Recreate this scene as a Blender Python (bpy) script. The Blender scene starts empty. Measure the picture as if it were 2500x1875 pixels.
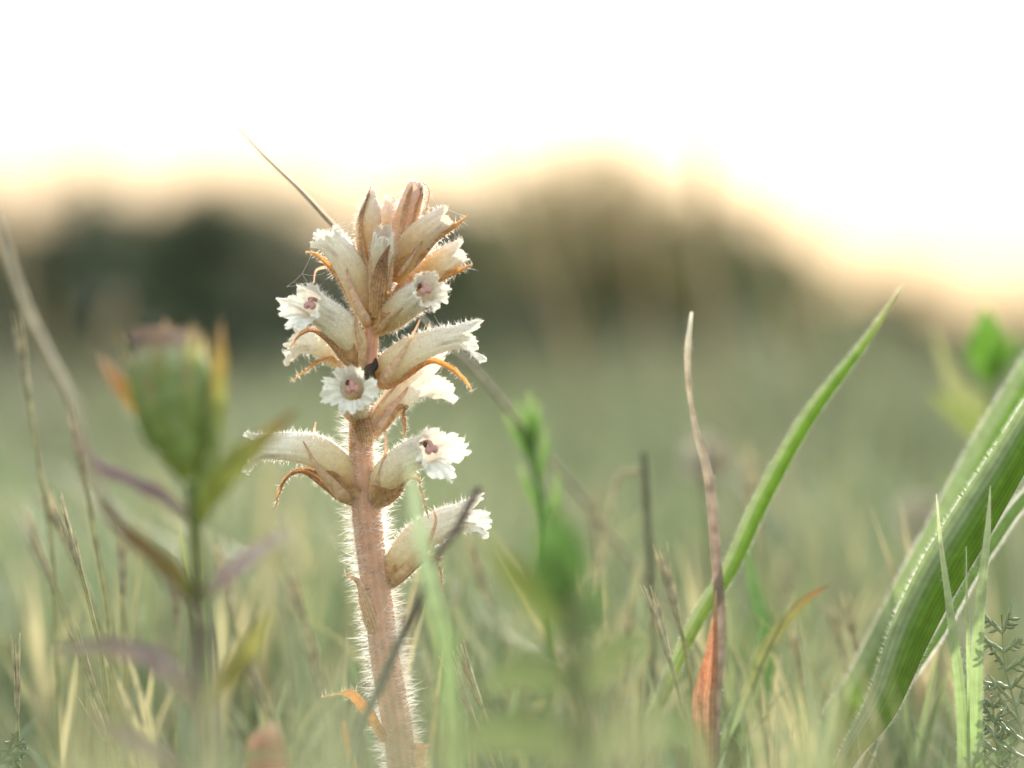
import bpy, math, random
import numpy as np
from mathutils import Vector
R = math.radians
rng = np.random.default_rng(7)
random.seed(7)
scene = bpy.context.scene
COL = scene.collection

# ------------------------------------------------------------------ camera
D = 0.80                      # metres from lens to the broomrape
S = 0.24 / 2500.0             # metres per photo pixel at the broomrape
ZC = 0.12                     # lens height above the ground
cam_d = bpy.data.cameras.new('camera')
cam = bpy.data.objects.new('camera', cam_d); COL.objects.link(cam)
cam.location = (0, -D, ZC); cam.rotation_euler = (R(90), 0, 0)
cam_d.sensor_width = 36; cam_d.lens = 120
cam_d.clip_start = 0.01; cam_d.clip_end = 3000
cam_d.dof.use_dof = True; cam_d.dof.focus_distance = D - 0.006
cam_d.dof.aperture_fstop = 5.6
scene.camera = cam

# ------------------------------------------------------------------ light
SUN_EL, SUN_AZ = 20.0, 15.0    # degrees; azimuth to the right of straight ahead
world = bpy.data.worlds.new('World'); scene.world = world; world.use_nodes = True
wn = world.node_tree; wn.nodes.clear()
wo = wn.nodes.new('ShaderNodeOutputWorld'); wb = wn.nodes.new('ShaderNodeBackground')
sky = wn.nodes.new('ShaderNodeTexSky'); sky.sky_type = 'NISHITA'; sky.sun_disc = False
sky.sun_elevation = R(SUN_EL); sky.sun_rotation = R(SUN_AZ)
sky.air_density = 1.9; sky.dust_density = 10.0; sky.ozone_density = 1.0
wb.inputs['Strength'].default_value = 0.15
# gamma and tint added to flatten the sky and lift the fill, same everywhere
ga = wn.nodes.new('ShaderNodeGamma'); ga.inputs[1].default_value = 0.34
hs = wn.nodes.new('ShaderNodeHueSaturation'); hs.inputs['Saturation'].default_value = 1.12; hs.inputs['Hue'].default_value = 0.483
wn.links.new(sky.outputs[0], ga.inputs[0]); wn.links.new(ga.outputs[0], hs.inputs['Color']); wn.links.new(hs.outputs[0], wb.inputs[0]); wn.links.new(wb.outputs[0], wo.inputs[0])
sun_d = bpy.data.lights.new('sun', 'SUN'); sun_d.energy = 1.3; sun_d.angle = R(2.0)
sun_d.color = (1.0, 0.93, 0.86)
sun = bpy.data.objects.new('sun', sun_d); COL.objects.link(sun)
sv = Vector((math.sin(R(SUN_AZ)) * math.cos(R(SUN_EL)), math.cos(R(SUN_AZ)) * math.cos(R(SUN_EL)), math.sin(R(SUN_EL))))
sun.rotation_euler = sv.to_track_quat('Z', 'Y').to_euler(); sun.location = (0, 3, 2)

scene.view_settings.view_transform = 'Standard'; scene.view_settings.look = 'None'
scene.view_settings.exposure = 2.95; scene.view_settings.gamma = 1
scene.view_settings.use_curve_mapping = False
scene.cycles.use_denoising = True
scene.cycles.max_bounces = 8; scene.cycles.transmission_bounces = 6; scene.cycles.transparent_max_bounces = 24

# ------------------------------------------------------------------ helpers
def lin(r, g, b):
    f = lambda c: c / 12.92 if c <= 0.04045 else ((c + 0.055) / 1.055) ** 2.4
    return np.array([f(r / 255), f(g / 255), f(b / 255)])

def P(px, py, mm=0.0):
    """photo pixel at a depth (mm behind the broomrape's stem) -> world point"""
    d = mm * 0.001; k = (D + d) / D
    return np.array([(px - 1250) * S * k, d, ZC - (py - 937.5) * S * k])

def PX(px, mm=0.0):           # a length in photo pixels at that depth
    return px * S * (D + mm * 0.001) / D

def unit(a):
    a = np.asarray(a, float); n = np.linalg.norm(a, axis=-1, keepdims=True)
    return a / np.maximum(n, 1e-12)

def spline(pts, n):
    """Catmull-Rom through pts, n samples evenly spaced in arc length; also the parameter"""
    p = np.asarray(pts, float)
    if len(p) == 2:
        t = np.linspace(0, 1, n); return p[0] + (p[1] - p[0]) * t[:, None], t
    q = np.vstack([2 * p[0] - p[1], p, 2 * p[-1] - p[-2]])
    out, par = [], []
    m = len(p) - 1
    for i in range(m):
        a, b, c, d = q[i], q[i + 1], q[i + 2], q[i + 3]
        for t in np.linspace(0, 1, 16, endpoint=(i == m - 1)):
            out.append(0.5 * (2 * b + (c - a) * t + (2 * a - 5 * b + 4 * c - d) * t * t + (3 * b - a - 3 * c + d) * t ** 3))
            par.append((i + t) / m)
    out = np.array(out); par = np.array(par)
    s = np.concatenate([[0], np.cumsum(np.linalg.norm(np.diff(out, axis=0), axis=1))]); s /= s[-1]
    t = np.linspace(0, 1, n)
    return np.stack([np.interp(t, s, out[:, k]) for k in range(3)], 1), np.interp(t, s, par)

def along(vals, par):
    v = np.asarray(vals, float); x = np.linspace(0, 1, len(v))
    if v.ndim == 1: return np.interp(par, x, v)
    return np.stack([np.interp(par, x, v[:, k]) for k in range(v.shape[1])], -1)

def tangents(p):
    return unit(np.gradient(p, axis=0))

def grid_faces(nr, nc, wrap=False):
    r = np.arange(nr - 1)[:, None]; c = np.arange(nc if wrap else nc - 1)[None, :]
    c2 = (c + 1) % nc
    return np.stack([(r * nc + c), (r * nc + c2), ((r + 1) * nc + c2), ((r + 1) * nc + c)], -1).reshape(-1, 4)

class Geo:
    """vertices, quads/tris, colours and uvs gathered for ONE mesh"""
    def __init__(s): s.v, s.f, s.c, s.uv, s.n = [], [], [], [], 0
    def add(s, v, f, c, uv=None):
        v = np.asarray(v, float); c = np.asarray(c, float)
        if c.ndim == 1: c = np.tile(c, (len(v), 1))
        s.v.append(v); s.c.append(c); s.uv.append(np.zeros((len(v), 2)) if uv is None else uv)
        s.f.append(np.asarray(f) + s.n); s.n += len(v); return s
    def V(s): return np.vstack(s.v)

WORLD_LOC = {}
def link(o, parent, loc):
    COL.objects.link(o)
    if parent is not None:
        o.parent = parent; base = WORLD_LOC[parent]
    else: base = np.zeros(3)
    o.location = tuple(np.asarray(loc) - base); WORLD_LOC[o] = np.asarray(loc, float)

def build(name, g, mat, parent=None, origin=None, smooth=True):
    v = g.V(); loc = v[0] if origin is None else np.asarray(origin, float)
    me = bpy.data.meshes.new(name)
    nv = len(v); me.vertices.add(nv); me.vertices.foreach_set('co', (v - loc).astype(np.float32).ravel())
    sizes = np.concatenate([np.full(len(f), f.shape[1]) for f in g.f]); idx = np.concatenate([f.ravel() for f in g.f]).astype(np.int32)
    me.loops.add(len(idx)); me.loops.foreach_set('vertex_index', idx)
    me.polygons.add(len(sizes))
    st = np.concatenate([[0], np.cumsum(sizes)[:-1]]).astype(np.int32)
    me.polygons.foreach_set('loop_start', st)
    me.polygons.foreach_set('use_smooth', np.full(len(sizes), smooth))
    ca = me.color_attributes.new('Col', 'FLOAT_COLOR', 'POINT')
    c4 = np.ones((nv, 4), np.float32); c4[:, :3] = np.clip(np.vstack(g.c), 0, 1); ca.data.foreach_set('color', c4.ravel())
    uvl = me.uv_layers.new(name='UVMap'); uvl.data.foreach_set('uv', np.vstack(g.uv)[idx].astype(np.float32).ravel())
    me.update(calc_edges=True); me.validate()
    me.materials.append(mat)
    o = bpy.data.objects.new(name, me); link(o, parent, loc)
    return o

def tag(o, label, cat, group=None):
    o['label'] = label; o['category'] = cat
    if group: o['group'] = group
    return o

def thing(name, loc, label, cat, group=None):
    o = bpy.data.objects.new(name, None); o.empty_display_size = 0.01
    link(o, None, loc); return tag(o, label, cat, group)

def ribbon(g, pts, w, cols, hint=(0, -1, 0), cup=0.0, fold=0.0, twist=0.0, n=None, nc=5, wave=0.0, xc=None):
    """leaf-like strip along a spline. hint: the way its outer face looks"""
    n = n or max(8, 5 * len(pts))
    p, par = spline(pts, n); T = tangents(p); hint = unit(np.asarray(hint, float))
    side = unit(np.cross(T, hint)); nor = unit(np.cross(side, T))
    if twist:
        a = twist * par[:, None]; side, nor = side * np.cos(a) + nor * np.sin(a), nor * np.cos(a) - side * np.sin(a)
    W = along(w, par)[:, None, None] * 0.5
    x = np.linspace(-1, 1, nc)[None, :, None]
    off = -cup * W * x ** 2 - fold * W * np.abs(x)
    ph = rng.uniform(0, 6)
    if wave: off = off + wave * W * np.sin(par * 23 + ph)[:, None, None] * x ** 2 * np.sign(x)
    v = p[:, None] + side[:, None] * W * x * (1 / math.sqrt(1 + 0.6 * cup * cup + fold * fold)) + nor[:, None] * off
    c = along(cols, par)[:, None, :] * (1 + 0.10 * rng.standard_normal((n, 1, 1)) * 0.4 + 0.05 * np.cos(x * 9))
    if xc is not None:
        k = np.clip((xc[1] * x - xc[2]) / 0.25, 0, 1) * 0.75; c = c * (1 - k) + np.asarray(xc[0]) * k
    uv = np.stack([np.broadcast_to(x[..., 0] * 0.5 + 0.5, (n, nc)), np.broadcast_to(par[:, None], (n, nc))], -1)
    F = grid_faces(n, nc)
    vv = v.reshape(-1, 3); cc = c.reshape(-1, 3); uu = uv.reshape(-1, 2)
    g.add(vv, F, cc, uu)
    return vv, F

def tube(g, pts, r, cols, ns=10, n=None, rib=0.0, cap=True):
    n = n or max(6, 5 * len(pts)); p, par = spline(pts, n); T = tangents(p)
    ref = np.array([0.0, -1, 0.05]); side = unit(np.cross(T, ref) + 1e-9); nor = unit(np.cross(side, T))
    a = np.linspace(0, 2 * np.pi, ns, endpoint=False)
    rad = along(r, par)[:, None] * (1 + rib * np.sin(a * 5)[None] + rib * 0.7 * np.sin(a * 3 + par[:, None] * 9))
    v = p[:, None] + rad[..., None] * (side[:, None] * np.cos(a)[None, :, None] + nor[:, None] * np.sin(a)[None, :, None])
    c = np.repeat(along(cols, par)[:, None, :], ns, 1)
    uv = np.stack([np.broadcast_to(a[None] / 6.2832, (n, ns)), np.broadcast_to(par[:, None], (n, ns))], -1)
    vv = v.reshape(-1, 3); F = grid_faces(n, ns, True)[:, ::-1]
    g.add(vv, F, c.reshape(-1, 3), uv.reshape(-1, 2))
    if cap:
        for i, fl in ((0, 1), (n - 1, -1)):
            ring = np.arange(ns) + i * ns + (g.n - n * ns)
            g.f.append(np.array([ring[::fl]])) if False else None
        k = g.n - n * ns
        g.add([p[0], p[-1]], np.array([[(j + 1) % ns - n * ns, j - n * ns, 0] for j in range(ns)] +
              [[(n - 1) * ns + j - n * ns, (n - 1) * ns + (j + 1) % ns - n * ns, 1] for j in range(ns)]),
              np.array([c[0, 0], c[-1, 0]]))
    return vv, F

def blob(g, cen, rad, col, axis=None, nu=10, nv=8):
    """ellipsoid, rad = 3 radii"""
    th = np.linspace(0, np.pi, nv)[:, None]; ph = np.linspace(0, 2 * np.pi, nu, endpoint=False)[None]
    v = np.stack([np.sin(th) * np.cos(ph) * rad[0], np.sin(th) * np.sin(ph) * rad[1], np.cos(th) * rad[2] + 0 * ph], -1).reshape(-1, 3)
    if axis is not None:
        z = unit(axis); x = unit(np.cross([0.3, 1, 0.2], z)); y = np.cross(z, x); v = v @ np.array([x, y, z])
    g.add(v + np.asarray(cen), grid_faces(nv, nu, True)[:, ::-1], col)

def hairs(g, v, f, per_mm2, length, rad, col, lean=(0, 0, 0.25), spread=0.45, seed=0, curl=0.25, both=False, keep=None):
    """fine tapering hairs standing on a quad surface"""
    r = np.random.default_rng(seed)
    f = np.asarray(f); tri = np.vstack([f[:, [0, 1, 2]], f[:, [0, 2, 3]]]) if f.shape[1] == 4 else f
    a, b, c = v[tri[:, 0]], v[tri[:, 1]], v[tri[:, 2]]
    N = np.cross(b - a, c - a); ar = np.linalg.norm(N, axis=1) * 0.5
    tot = ar.sum() * 1e6; n = int(tot * per_mm2)
    if n < 1: return
    k = r.choice(len(tri), n, p=ar / ar.sum()); u, w = r.random(n), r.random(n); fl = u + w > 1; u[fl] = 1 - u[fl]; w[fl] = 1 - w[fl]
    p = a[k] + (b[k] - a[k]) * u[:, None] + (c[k] - a[k]) * w[:, None]; nn = unit(N[k])
    if both: nn = nn * r.choice([-1, 1], n)[:, None]
    if keep is not None:
        m = keep(p); p, nn = p[m], nn[m]; n = len(p)
    d = unit(nn + np.asarray(lean) + r.standard_normal((n, 3)) * spread)
    L = length * (0.25 + 1.2 * r.random(n) ** .9)[:, None]
    e1 = unit(np.cross(d, [0.31, 0.52, 0.79])); e2 = np.cross(d, e1)
    mid = p + d * L * 0.5; tip = p + d * L + (r.standard_normal((n, 3)) * curl) * L
    a = r.uniform(0, 6.283, n)[:, None]; o = (e1 * np.cos(a) + e2 * np.sin(a)) * rad
    V = np.stack([p - d * L * 0.03 - o, p - d * L * 0.03 + o, mid - o * 0.75 + (tip - p - d * L) * 0.2, mid + o * 0.75 + (tip - p - d * L) * 0.2, tip], 1)
    base = (np.arange(n) * 5)[:, None]
    n0 = g.n
    g.add(V.reshape(-1, 3), np.array([[0, 1, 3, 2]]) + base, col)
    g.f.append(np.array([[2, 3, 4]]) + base + n0)

# ------------------------------------------------------------------ materials
def plant_mat(name, trans=0.45, rough=0.5, spec=0.3, tint=(1, 1, 1), vein=0.0, veins=14, nscale=400, namp=0.25, bump=0.0, sheen=0.0):
    m = bpy.data.materials.new(name); m.use_nodes = True; nt = m.node_tree; nt.nodes.clear(); L = nt.links.new
    out = nt.nodes.new('ShaderNodeOutputMaterial'); mix = nt.nodes.new('ShaderNodeMixShader'); mix.inputs[0].default_value = trans
    pr = nt.nodes.new('ShaderNodeBsdfPrincipled'); tr = nt.nodes.new('ShaderNodeBsdfTranslucent')
    pr.inputs['Roughness'].default_value = rough; pr.inputs['Specular IOR Level'].default_value = spec
    pr.inputs['Sheen Weight'].default_value = sheen
    at = nt.nodes.new('ShaderNodeVertexColor'); at.layer_name = 'Col'
    tc = nt.nodes.new('ShaderNodeTexCoord'); no = nt.nodes.new('ShaderNodeTexNoise')
    no.inputs['Scale'].default_value = nscale; no.inputs['Detail'].default_value = 4
    L(tc.outputs['Object'], no.inputs['Vector'])
    mr = nt.nodes.new('ShaderNodeMapRange'); mr.inputs[1].default_value = 0.3; mr.inputs[2].default_value = 0.7
    mr.inputs[3].default_value = 1 - namp; mr.inputs[4].default_value = 1 + namp; L(no.outputs['Fac'], mr.inputs[0])
    fac = mr.outputs[0]
    if vein:
        sep = nt.nodes.new('ShaderNodeSeparateXYZ'); L(tc.outputs['UV'], sep.inputs[0])
        mu = nt.nodes.new('ShaderNodeMath'); mu.operation = 'MULTIPLY'; mu.inputs[1].default_value = veins * 6.2832; L(sep.outputs[0], mu.inputs[0])
        si = nt.nodes.new('ShaderNodeMath'); si.operation = 'SINE'; L(mu.outputs[0], si.inputs[0])
        m2 = nt.nodes.new('ShaderNodeMapRange'); m2.inputs[1].default_value = -1; m2.inputs[2].default_value = 1
        m2.inputs[3].default_value = 1 - vein; m2.inputs[4].default_value = 1 + vein; L(si.outputs[0], m2.inputs[0])
        mm = nt.nodes.new('ShaderNodeMath'); mm.operation = 'MULTIPLY'; L(fac, mm.inputs[0]); L(m2.outputs[0], mm.inputs[1]); fac = mm.outputs[0]
    vm = nt.nodes.new('ShaderNodeVectorMath'); vm.operation = 'SCALE'; L(at.outputs['Color'], vm.inputs[0]); L(fac, vm.inputs['Scale'])
    L(vm.outputs[0], pr.inputs['Base Color'])
    v2 = nt.nodes.new('ShaderNodeVectorMath'); v2.operation = 'MULTIPLY'; v2.inputs[1].default_value = tint; L(vm.outputs[0], v2.inputs[0])
    L(v2.outputs[0], tr.inputs['Color'])
    if bump:
        bp = nt.nodes.new('ShaderNodeBump'); bp.inputs['Strength'].default_value = bump; bp.inputs['Distance'].default_value = 0.0003
        L(no.outputs['Fac'], bp.inputs['Height']); L(bp.outputs[0], pr.inputs['Normal'])
    L(pr.outputs[0], mix.inputs[1]); L(tr.outputs[0], mix.inputs[2]); L(mix.outputs[0], out.inputs[0])
    return m

M_petal = plant_mat('petal', 0.26, 0.55, 0.25, (1.0, 0.97, 0.9), nscale=900, namp=0.08, bump=0.25)
M_bract = plant_mat('bract', 0.35, 0.6, 0.25, (1.08, 0.95, 0.72), vein=0.15, veins=6, nscale=900, namp=0.2, bump=0.4)
M_stem = plant_mat('stem_skin', 0.06, 0.55, 0.3, (1, .8, .6), vein=0.07, veins=11, nscale=260, namp=0.2, bump=0.6)
M_hair = plant_mat('hair', 0.75, 0.4, 0.5, (1, 1, 1), nscale=200, namp=0.05)
_nt = M_hair.node_tree; _o = _nt.nodes['Material Output']; _m0 = _o.inputs[0].links[0].from_node       # glassy: half of the light goes straight through
_tp = _nt.nodes.new('ShaderNodeBsdfTransparent'); _mx = _nt.nodes.new('ShaderNodeMixShader'); _mx.inputs[0].default_value = 0.45
_nt.links.new(_m0.outputs[0], _mx.inputs[1]); _nt.links.new(_tp.outputs[0], _mx.inputs[2]); _nt.links.new(_mx.outputs[0], _o.inputs[0])
M_stigma = plant_mat('stigma', 0.1, 0.45, 0.4, (1, .7, .6), nscale=1500, namp=0.12, bump=0.2)
M_leaf = plant_mat('leaf', 0.35, 0.42, 0.4, (1.0, 1.04, 0.72), vein=0.10, veins=9, nscale=350, namp=0.18, bump=0.2)
M_broad = plant_mat('broad_leaf', 0.4, 0.5, 0.35, (1.0, 1.02, 0.5), vein=0.10, veins=9, nscale=350, namp=0.15, bump=0.2)
M_matte = plant_mat('thistle_leaf', 0.35, 0.8, 0.1, (1.0, 1.03, 0.75), vein=0.08, veins=5, nscale=300, namp=0.2)
M_dry = plant_mat('dry_grass', 0.28, 0.6, 0.25, (1.0, 0.98, 0.88), vein=0.15, veins=4, nscale=260, namp=0.38)
M_grass = plant_mat('meadow_grass', 0.30, 0.5, 0.3, (1.0, 1.0, 0.8), nscale=60, namp=0.12)
M_shrub = plant_mat('shrub_leaf', 0.22, 0.55, 0.2, (1.0, 1.0, 0.75), nscale=2, namp=0.3)
M_wood = plant_mat('wood', 0.0, 0.8, 0.1, (1, 1, 1), nscale=30, namp=0.35)
M_silk = plant_mat('silk', 0.5, 0.3, 0.6, (1, 1, 1), namp=0.0)

def ground_mat():
    m = bpy.data.materials.new('meadow_soil'); m.use_nodes = True; nt = m.node_tree; L = nt.links.new
    pr = nt.nodes['Principled BSDF']; pr.inputs['Roughness'].default_value = 0.95; pr.inputs['Specular IOR Level'].default_value = 0.1
    tc = nt.nodes.new('ShaderNodeTexCoord'); n1 = nt.nodes.new('ShaderNodeTexNoise'); n1.inputs['Scale'].default_value = 0.6; n1.inputs['Detail'].default_value = 10
    cr = nt.nodes.new('ShaderNodeValToRGB'); L(tc.outputs['Object'], n1.inputs[0]); L(n1.outputs['Fac'], cr.inputs[0])
    e = cr.color_ramp.elements; e[0].position = 0.35; e[0].color = (0.055, 0.06, 0.025, 1); e[1].position = 0.68; e[1].color = (0.12, 0.115, 0.055, 1)
    n2 = nt.nodes.new('ShaderNodeTexNoise'); n2.inputs['Scale'].default_value = 90; n2.inputs['Detail'].default_value = 6; L(tc.outputs['Object'], n2.inputs[0])
    bp = nt.nodes.new('ShaderNodeBump'); bp.inputs['Distance'].default_value = 0.01; L(n2.outputs['Fac'], bp.inputs['Height']); L(bp.outputs[0], pr.inputs['Normal'])
    L(cr.outputs[0], pr.inputs['Base Color']); return m
M_ground = ground_mat()

# ------------------------------------------------------------------ ground
def ground_z(x, y):
    r = np.hypot(x, y)
    k = np.clip((r - 2.0) / 20.0, 0, 1)
    return k * (0.10 * np.sin(x * 0.31 + 1.0) * np.sin(y * 0.23) + 0.05 * np.sin(x * 0.9 + y * 0.5)) - 0.0

g = Geo()
rad = np.concatenate([[0.0], np.geomspace(0.15, 900, 60)]); na = 96
an = np.linspace(0, 2 * np.pi, na, endpoint=False)
X = rad[:, None] * np.cos(an)[None]; Y = rad[:, None] * np.sin(an)[None]
g.add(np.stack([X, Y, ground_z(X, Y)], -1).reshape(-1, 3), grid_faces(len(rad), na, True), [0.1, 0.1, 0.05])
ground = build('ground', g, M_ground, origin=(0, 0, 0)); ground['kind'] = 'structure'

# ------------------------------------------------------------------ far shrubs
def shrub(px0, px1, ytop, dist, cols, label, leaf=0.06, count=2600, group=None, name='shrub', lobes=9, dens=1.0, seed=1, airy=0.0):
    r = np.random.default_rng(seed)
    dmm = dist * 1000.0; a = P(px0, ytop, dmm); b = P(px1, ytop, dmm)
    cx, hw = (a[0] + b[0]) / 2, (b[0] - a[0]) / 2
    gz = float(ground_z(np.array(cx), np.array(dist))); H = a[2] - gz
    t = thing(name, (cx, dist, gz), label, 'shrub', group)
    # limbs
    gt = Geo(); wood = lin(70, 58, 48)
    tips = []
    for i in range(lobes):
        an_ = r.uniform(0, 6.283); rr = r.uniform(0.15, 0.62)
        tip = np.array([cx + hw * rr * math.cos(an_), dist + hw * rr * math.sin(an_) * 0.8, gz + H * r.uniform(0.42, 0.78)])
        tips.append(tip)
        mid = np.array([cx + (tip[0] - cx) * 0.4, dist + (tip[1] - dist) * 0.4, gz + (tip[2] - gz) * 0.55])
        tube(gt, [(cx + r.uniform(-.03, .03) * H, dist, gz - 0.05), mid, tip], [0.035 * H, 0.02 * H, 0.006 * H], [wood, wood], ns=6, n=7)
    build('trunk', gt, M_wood, t)
    # leaves spread through lobed clumps
    gl = Geo(); cen = []
    for tip in tips + [np.array([cx, dist, gz + H * 0.8])]:
        cen.append(tip)
    for i in range(lobes * 3):
        an_ = r.uniform(0, 6.283); rr = math.sqrt(r.uniform(0.0, 0.75))
        top = gz + H * math.sqrt(max(0.05, 1 - rr * rr)) * r.uniform(0.55, 0.9)
        cen.append(np.array([cx + hw * rr * math.cos(an_), dist + hw * rr * 0.8 * math.sin(an_), gz + r.uniform(0.12, 1) * (top - gz)]))
    cen = np.array(cen); k = r.integers(0, len(cen), count)
    cr = H * r.uniform(0.14, 0.26, len(cen))
    d = unit(r.standard_normal((count, 3))) * (r.random(count) ** 0.45)[:, None] * cr[k][:, None]
    p = cen[k] + d * np.array([1.15, 1.15, 0.95]); p[:, 2] = np.maximum(p[:, 2], gz + 0.03)
    p[:, 2] = gz + 0.03 + (p[:, 2] - gz) * H / (np.percentile(p[:, 2], 99) - gz)
    e1 = unit(r.standard_normal((count, 3)) + [0, 0, .5]); e2 = unit(np.cross(e1, r.standard_normal((count, 3))))
    s = (leaf * r.uniform(0.6, 1.4, count))[:, None]
    V = np.stack([p - e1 * s, p + e2 * s * 0.45, p + e1 * s, p - e2 * s * 0.45], 1).reshape(-1, 3)
    cl = np.asarray(cols)[r.integers(0, len(cols), len(cen))][k] * r.uniform(0.75, 1.25, (count, 1))
    F = (np.arange(count) * 4)[:, None] + np.arange(4)[None]
    gl.add(V, F, np.repeat(cl, 4, 0))
    build('crown', gl, M_shrub, t, smooth=False)
    return t

DARK = [lin(92, 104, 84), lin(84, 96, 78), lin(100, 110, 88)]
WEED = [lin(62, 76, 56), lin(54, 68, 52), lin(72, 84, 62)]
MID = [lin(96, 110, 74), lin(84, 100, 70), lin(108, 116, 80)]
BROWN = [lin(124, 116, 78), lin(106, 106, 72), lin(134, 122, 84), lin(98, 106, 70)]
hedge = 'dark evergreen shrubs of the distant hedge'
hl = 'dark green rounded shrub in the blurred hedge behind the meadow'
i = 0
for (a, b, yt, ds) in [(-760, -120, 500, 34), (-330, 190, 500, 30), (0, 420, 465, 31), (250, 720, 470, 29), (530, 960, 480, 32), (760, 1250, 490, 30), (1020, 1500, 500, 33)]:
    i += 1; shrub(a, b, yt, ds, DARK, hl, leaf=0.07, count=5200, group=hedge, seed=10 + i, lobes=10)
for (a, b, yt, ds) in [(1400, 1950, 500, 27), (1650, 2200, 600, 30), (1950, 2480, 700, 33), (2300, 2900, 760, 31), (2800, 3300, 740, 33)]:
    i += 1; shrub(a, b, yt, ds, MID, 'low olive green shrub in the lower end of the hedge', leaf=0.07, count=3000, group='low olive shrubs of the hedge', seed=10 + i, lobes=8)
shrub(1120, 1540, 520, 24, MID, 'tall bright green shrub in the hedge behind the dry brown bush', leaf=0.06, count=4200, seed=40, lobes=9)
shrub(1140, 1800, 375, 20, BROWN, 'airy brown dry bush rising above the blurred hedge', leaf=0.045, count=3600, seed=41, lobes=14, name='dry_bush')
shrub(640, 860, 600, 21, [lin(120, 116, 100), lin(104, 104, 88)], 'greyish brown shrub in front of the dark hedge', leaf=0.05, count=2200, seed=43, lobes=8)

weeds = 'low weed clumps in the meadow'
for k, (a, b, yt, ds) in enumerate([(-350, 280, 700, 12), (120, 720, 720, 11), (560, 1150, 730, 12), (1000, 1600, 720, 11), (1450, 2050, 770, 12), (1900, 2500, 830, 11), (2300, 2950, 830, 12), (-150, 420, 800, 6.5), (330, 900, 815, 6), (780, 1330, 830, 6.4), (1250, 1800, 880, 6), (1650, 2250, 890, 6.4), (2150, 2700, 900, 6)]):
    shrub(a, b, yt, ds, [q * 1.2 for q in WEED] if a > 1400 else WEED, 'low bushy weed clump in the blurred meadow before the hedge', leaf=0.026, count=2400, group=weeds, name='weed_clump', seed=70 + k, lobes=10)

# ------------------------------------------------------------------ meadow grass (nobody could count it)
def grass_mesh(n, d0, d1, h0, h1, w0, w1, spread, pal, seed, xbias=None, dens_pow=1.0, patch=0.0, pf=1.0):
    r = np.random.default_rng(seed)
    y = d0 + (d1 - d0) * r.random(n) ** dens_pow
    half = 0.15 * (y + D) * spread + 0.02
    x = r.uniform(-1, 1, n) * half
    if xbias is not None:
        keep = xbias(x, y, r); x, y = x[keep], y[keep]; n = len(x)
    # growing in tussocks
    h = r.uniform(h0, h1, n) * (0.75 + 0.25 * np.sin(x * 23 / (1 + y) + y * 9)); w = r.uniform(w0, w1, n)
    X_, Y_ = x * pf, y * pf; pn = np.clip(.5 + .3 * np.sin(X_ * 1.7 + 2 * np.sin(Y_ * .6)) + .3 * np.sin(Y_ * 1.1 + X_ * .8 + 1), 0, 1) ** 1.5
    h = h * (1 + patch * pn + np.minimum(r.exponential(.12, n), .9) * (patch > 0))
    az = r.uniform(0, 6.283, n); lean = r.uniform(0.0, 0.45, n) * h; bend = r.uniform(0.0, 0.5, n) * h
    dirx, diry = np.cos(az), np.sin(az)
    fa = r.uniform(0, 6.283, n); sx, sy = np.cos(fa), np.sin(fa)
    t = np.array([0, 0.3, 0.58, 0.8, 1.0]); wt = np.array([0.8, 1.0, 0.8, 0.5, 0.04])
    gz = ground_z(x, y) - 0.004
    out = np.zeros((n, 5, 2, 3))
    for i in range(5):
        px = x + dirx * (lean * t[i] + bend * t[i] ** 2.5); py = y + diry * (lean * t[i] + bend * t[i] ** 2.5)
        pz = gz + h * (t[i] - 0.22 * t[i] ** 3 * bend / h)
        for j, sg in enumerate((-1, 1)):
            out[:, i, j, 0] = px + sg * sx * w * wt[i] * 0.5; out[:, i, j, 1] = py + sg * sy * w * wt[i] * 0.5; out[:, i, j, 2] = pz
    pal = np.asarray(pal); c = pal[r.integers(0, len(pal), n)] * r.uniform(0.8, 1.2, (n, 1)) * (1 - .35 * min(1, patch) * pn[:, None])
    tipc = c * 0.7 + np.asarray(lin(196, 190, 160)) * 0.3
    f = np.array([0, .1, .3, .6, 1.0])[None, :, None]
    cc = c[:, None] * (1 - f) + tipc[:, None] * f
    cc = np.repeat(cc[:, :, None, :], 2, 2)
    base = (np.arange(n) * 10)[:, None, None]
    q = np.array([[2 * i, 2 * i + 1, 2 * i + 3, 2 * i + 2] for i in range(4)])[None] + base
    return out.reshape(-1, 3), q.reshape(-1, 4), cc.reshape(-1, 3)

GREENS = [q * 1.25 for q in [lin(100, 124, 90), lin(92, 118, 86), lin(112, 130, 102), lin(110, 122, 104), lin(98, 120, 98), lin(120, 128, 110)]]
STRAW = [lin(200, 188, 150), lin(180, 168, 130), lin(165, 158, 124)]
MIX = GREENS + GREENS + STRAW[1:]
RANK = [lin(68, 84, 62), lin(62, 78, 60), lin(78, 90, 70), lin(72, 82, 66)]
NEAR = [lin(136, 154, 116), lin(126, 146, 108), lin(146, 156, 128), lin(160, 160, 134)]
g = Geo()
def far_from_flower(x, y, r):          # keep the flower's own spot open
    return ~((np.abs(x + 0.031) < 0.022) & (np.abs(y) < 0.05))
near_open = lambda x, y, r: far_from_flower(x, y, r)
g.add(*grass_mesh(32000, 4.0, 26.0, 0.07, 0.13, 0.004, 0.012, 1.7, RANK, 1, dens_pow=1.4, patch=1.2))
g.add(*grass_mesh(18000, 1.2, 4.2, 0.045, 0.092, 0.0018, 0.005, 1.7, GREENS, 2, patch=1.1, pf=4.0))
g.add(*grass_mesh(6000, 0.25, 1.3, 0.05, 0.10, 0.0012, 0.0036, 1.8, MIX, 3, patch=.3, pf=9))
g.add(*grass_mesh(1300, 0.05, 0.30, 0.035, 0.088, 0.0010, 0.003, 1.9, MIX, 4, far_from_flower))
g.add(*grass_mesh(420, -0.10, 0.05, 0.022, 0.052, 0.0008, 0.0024, 2.2, MIX, 5, far_from_flower))
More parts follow.
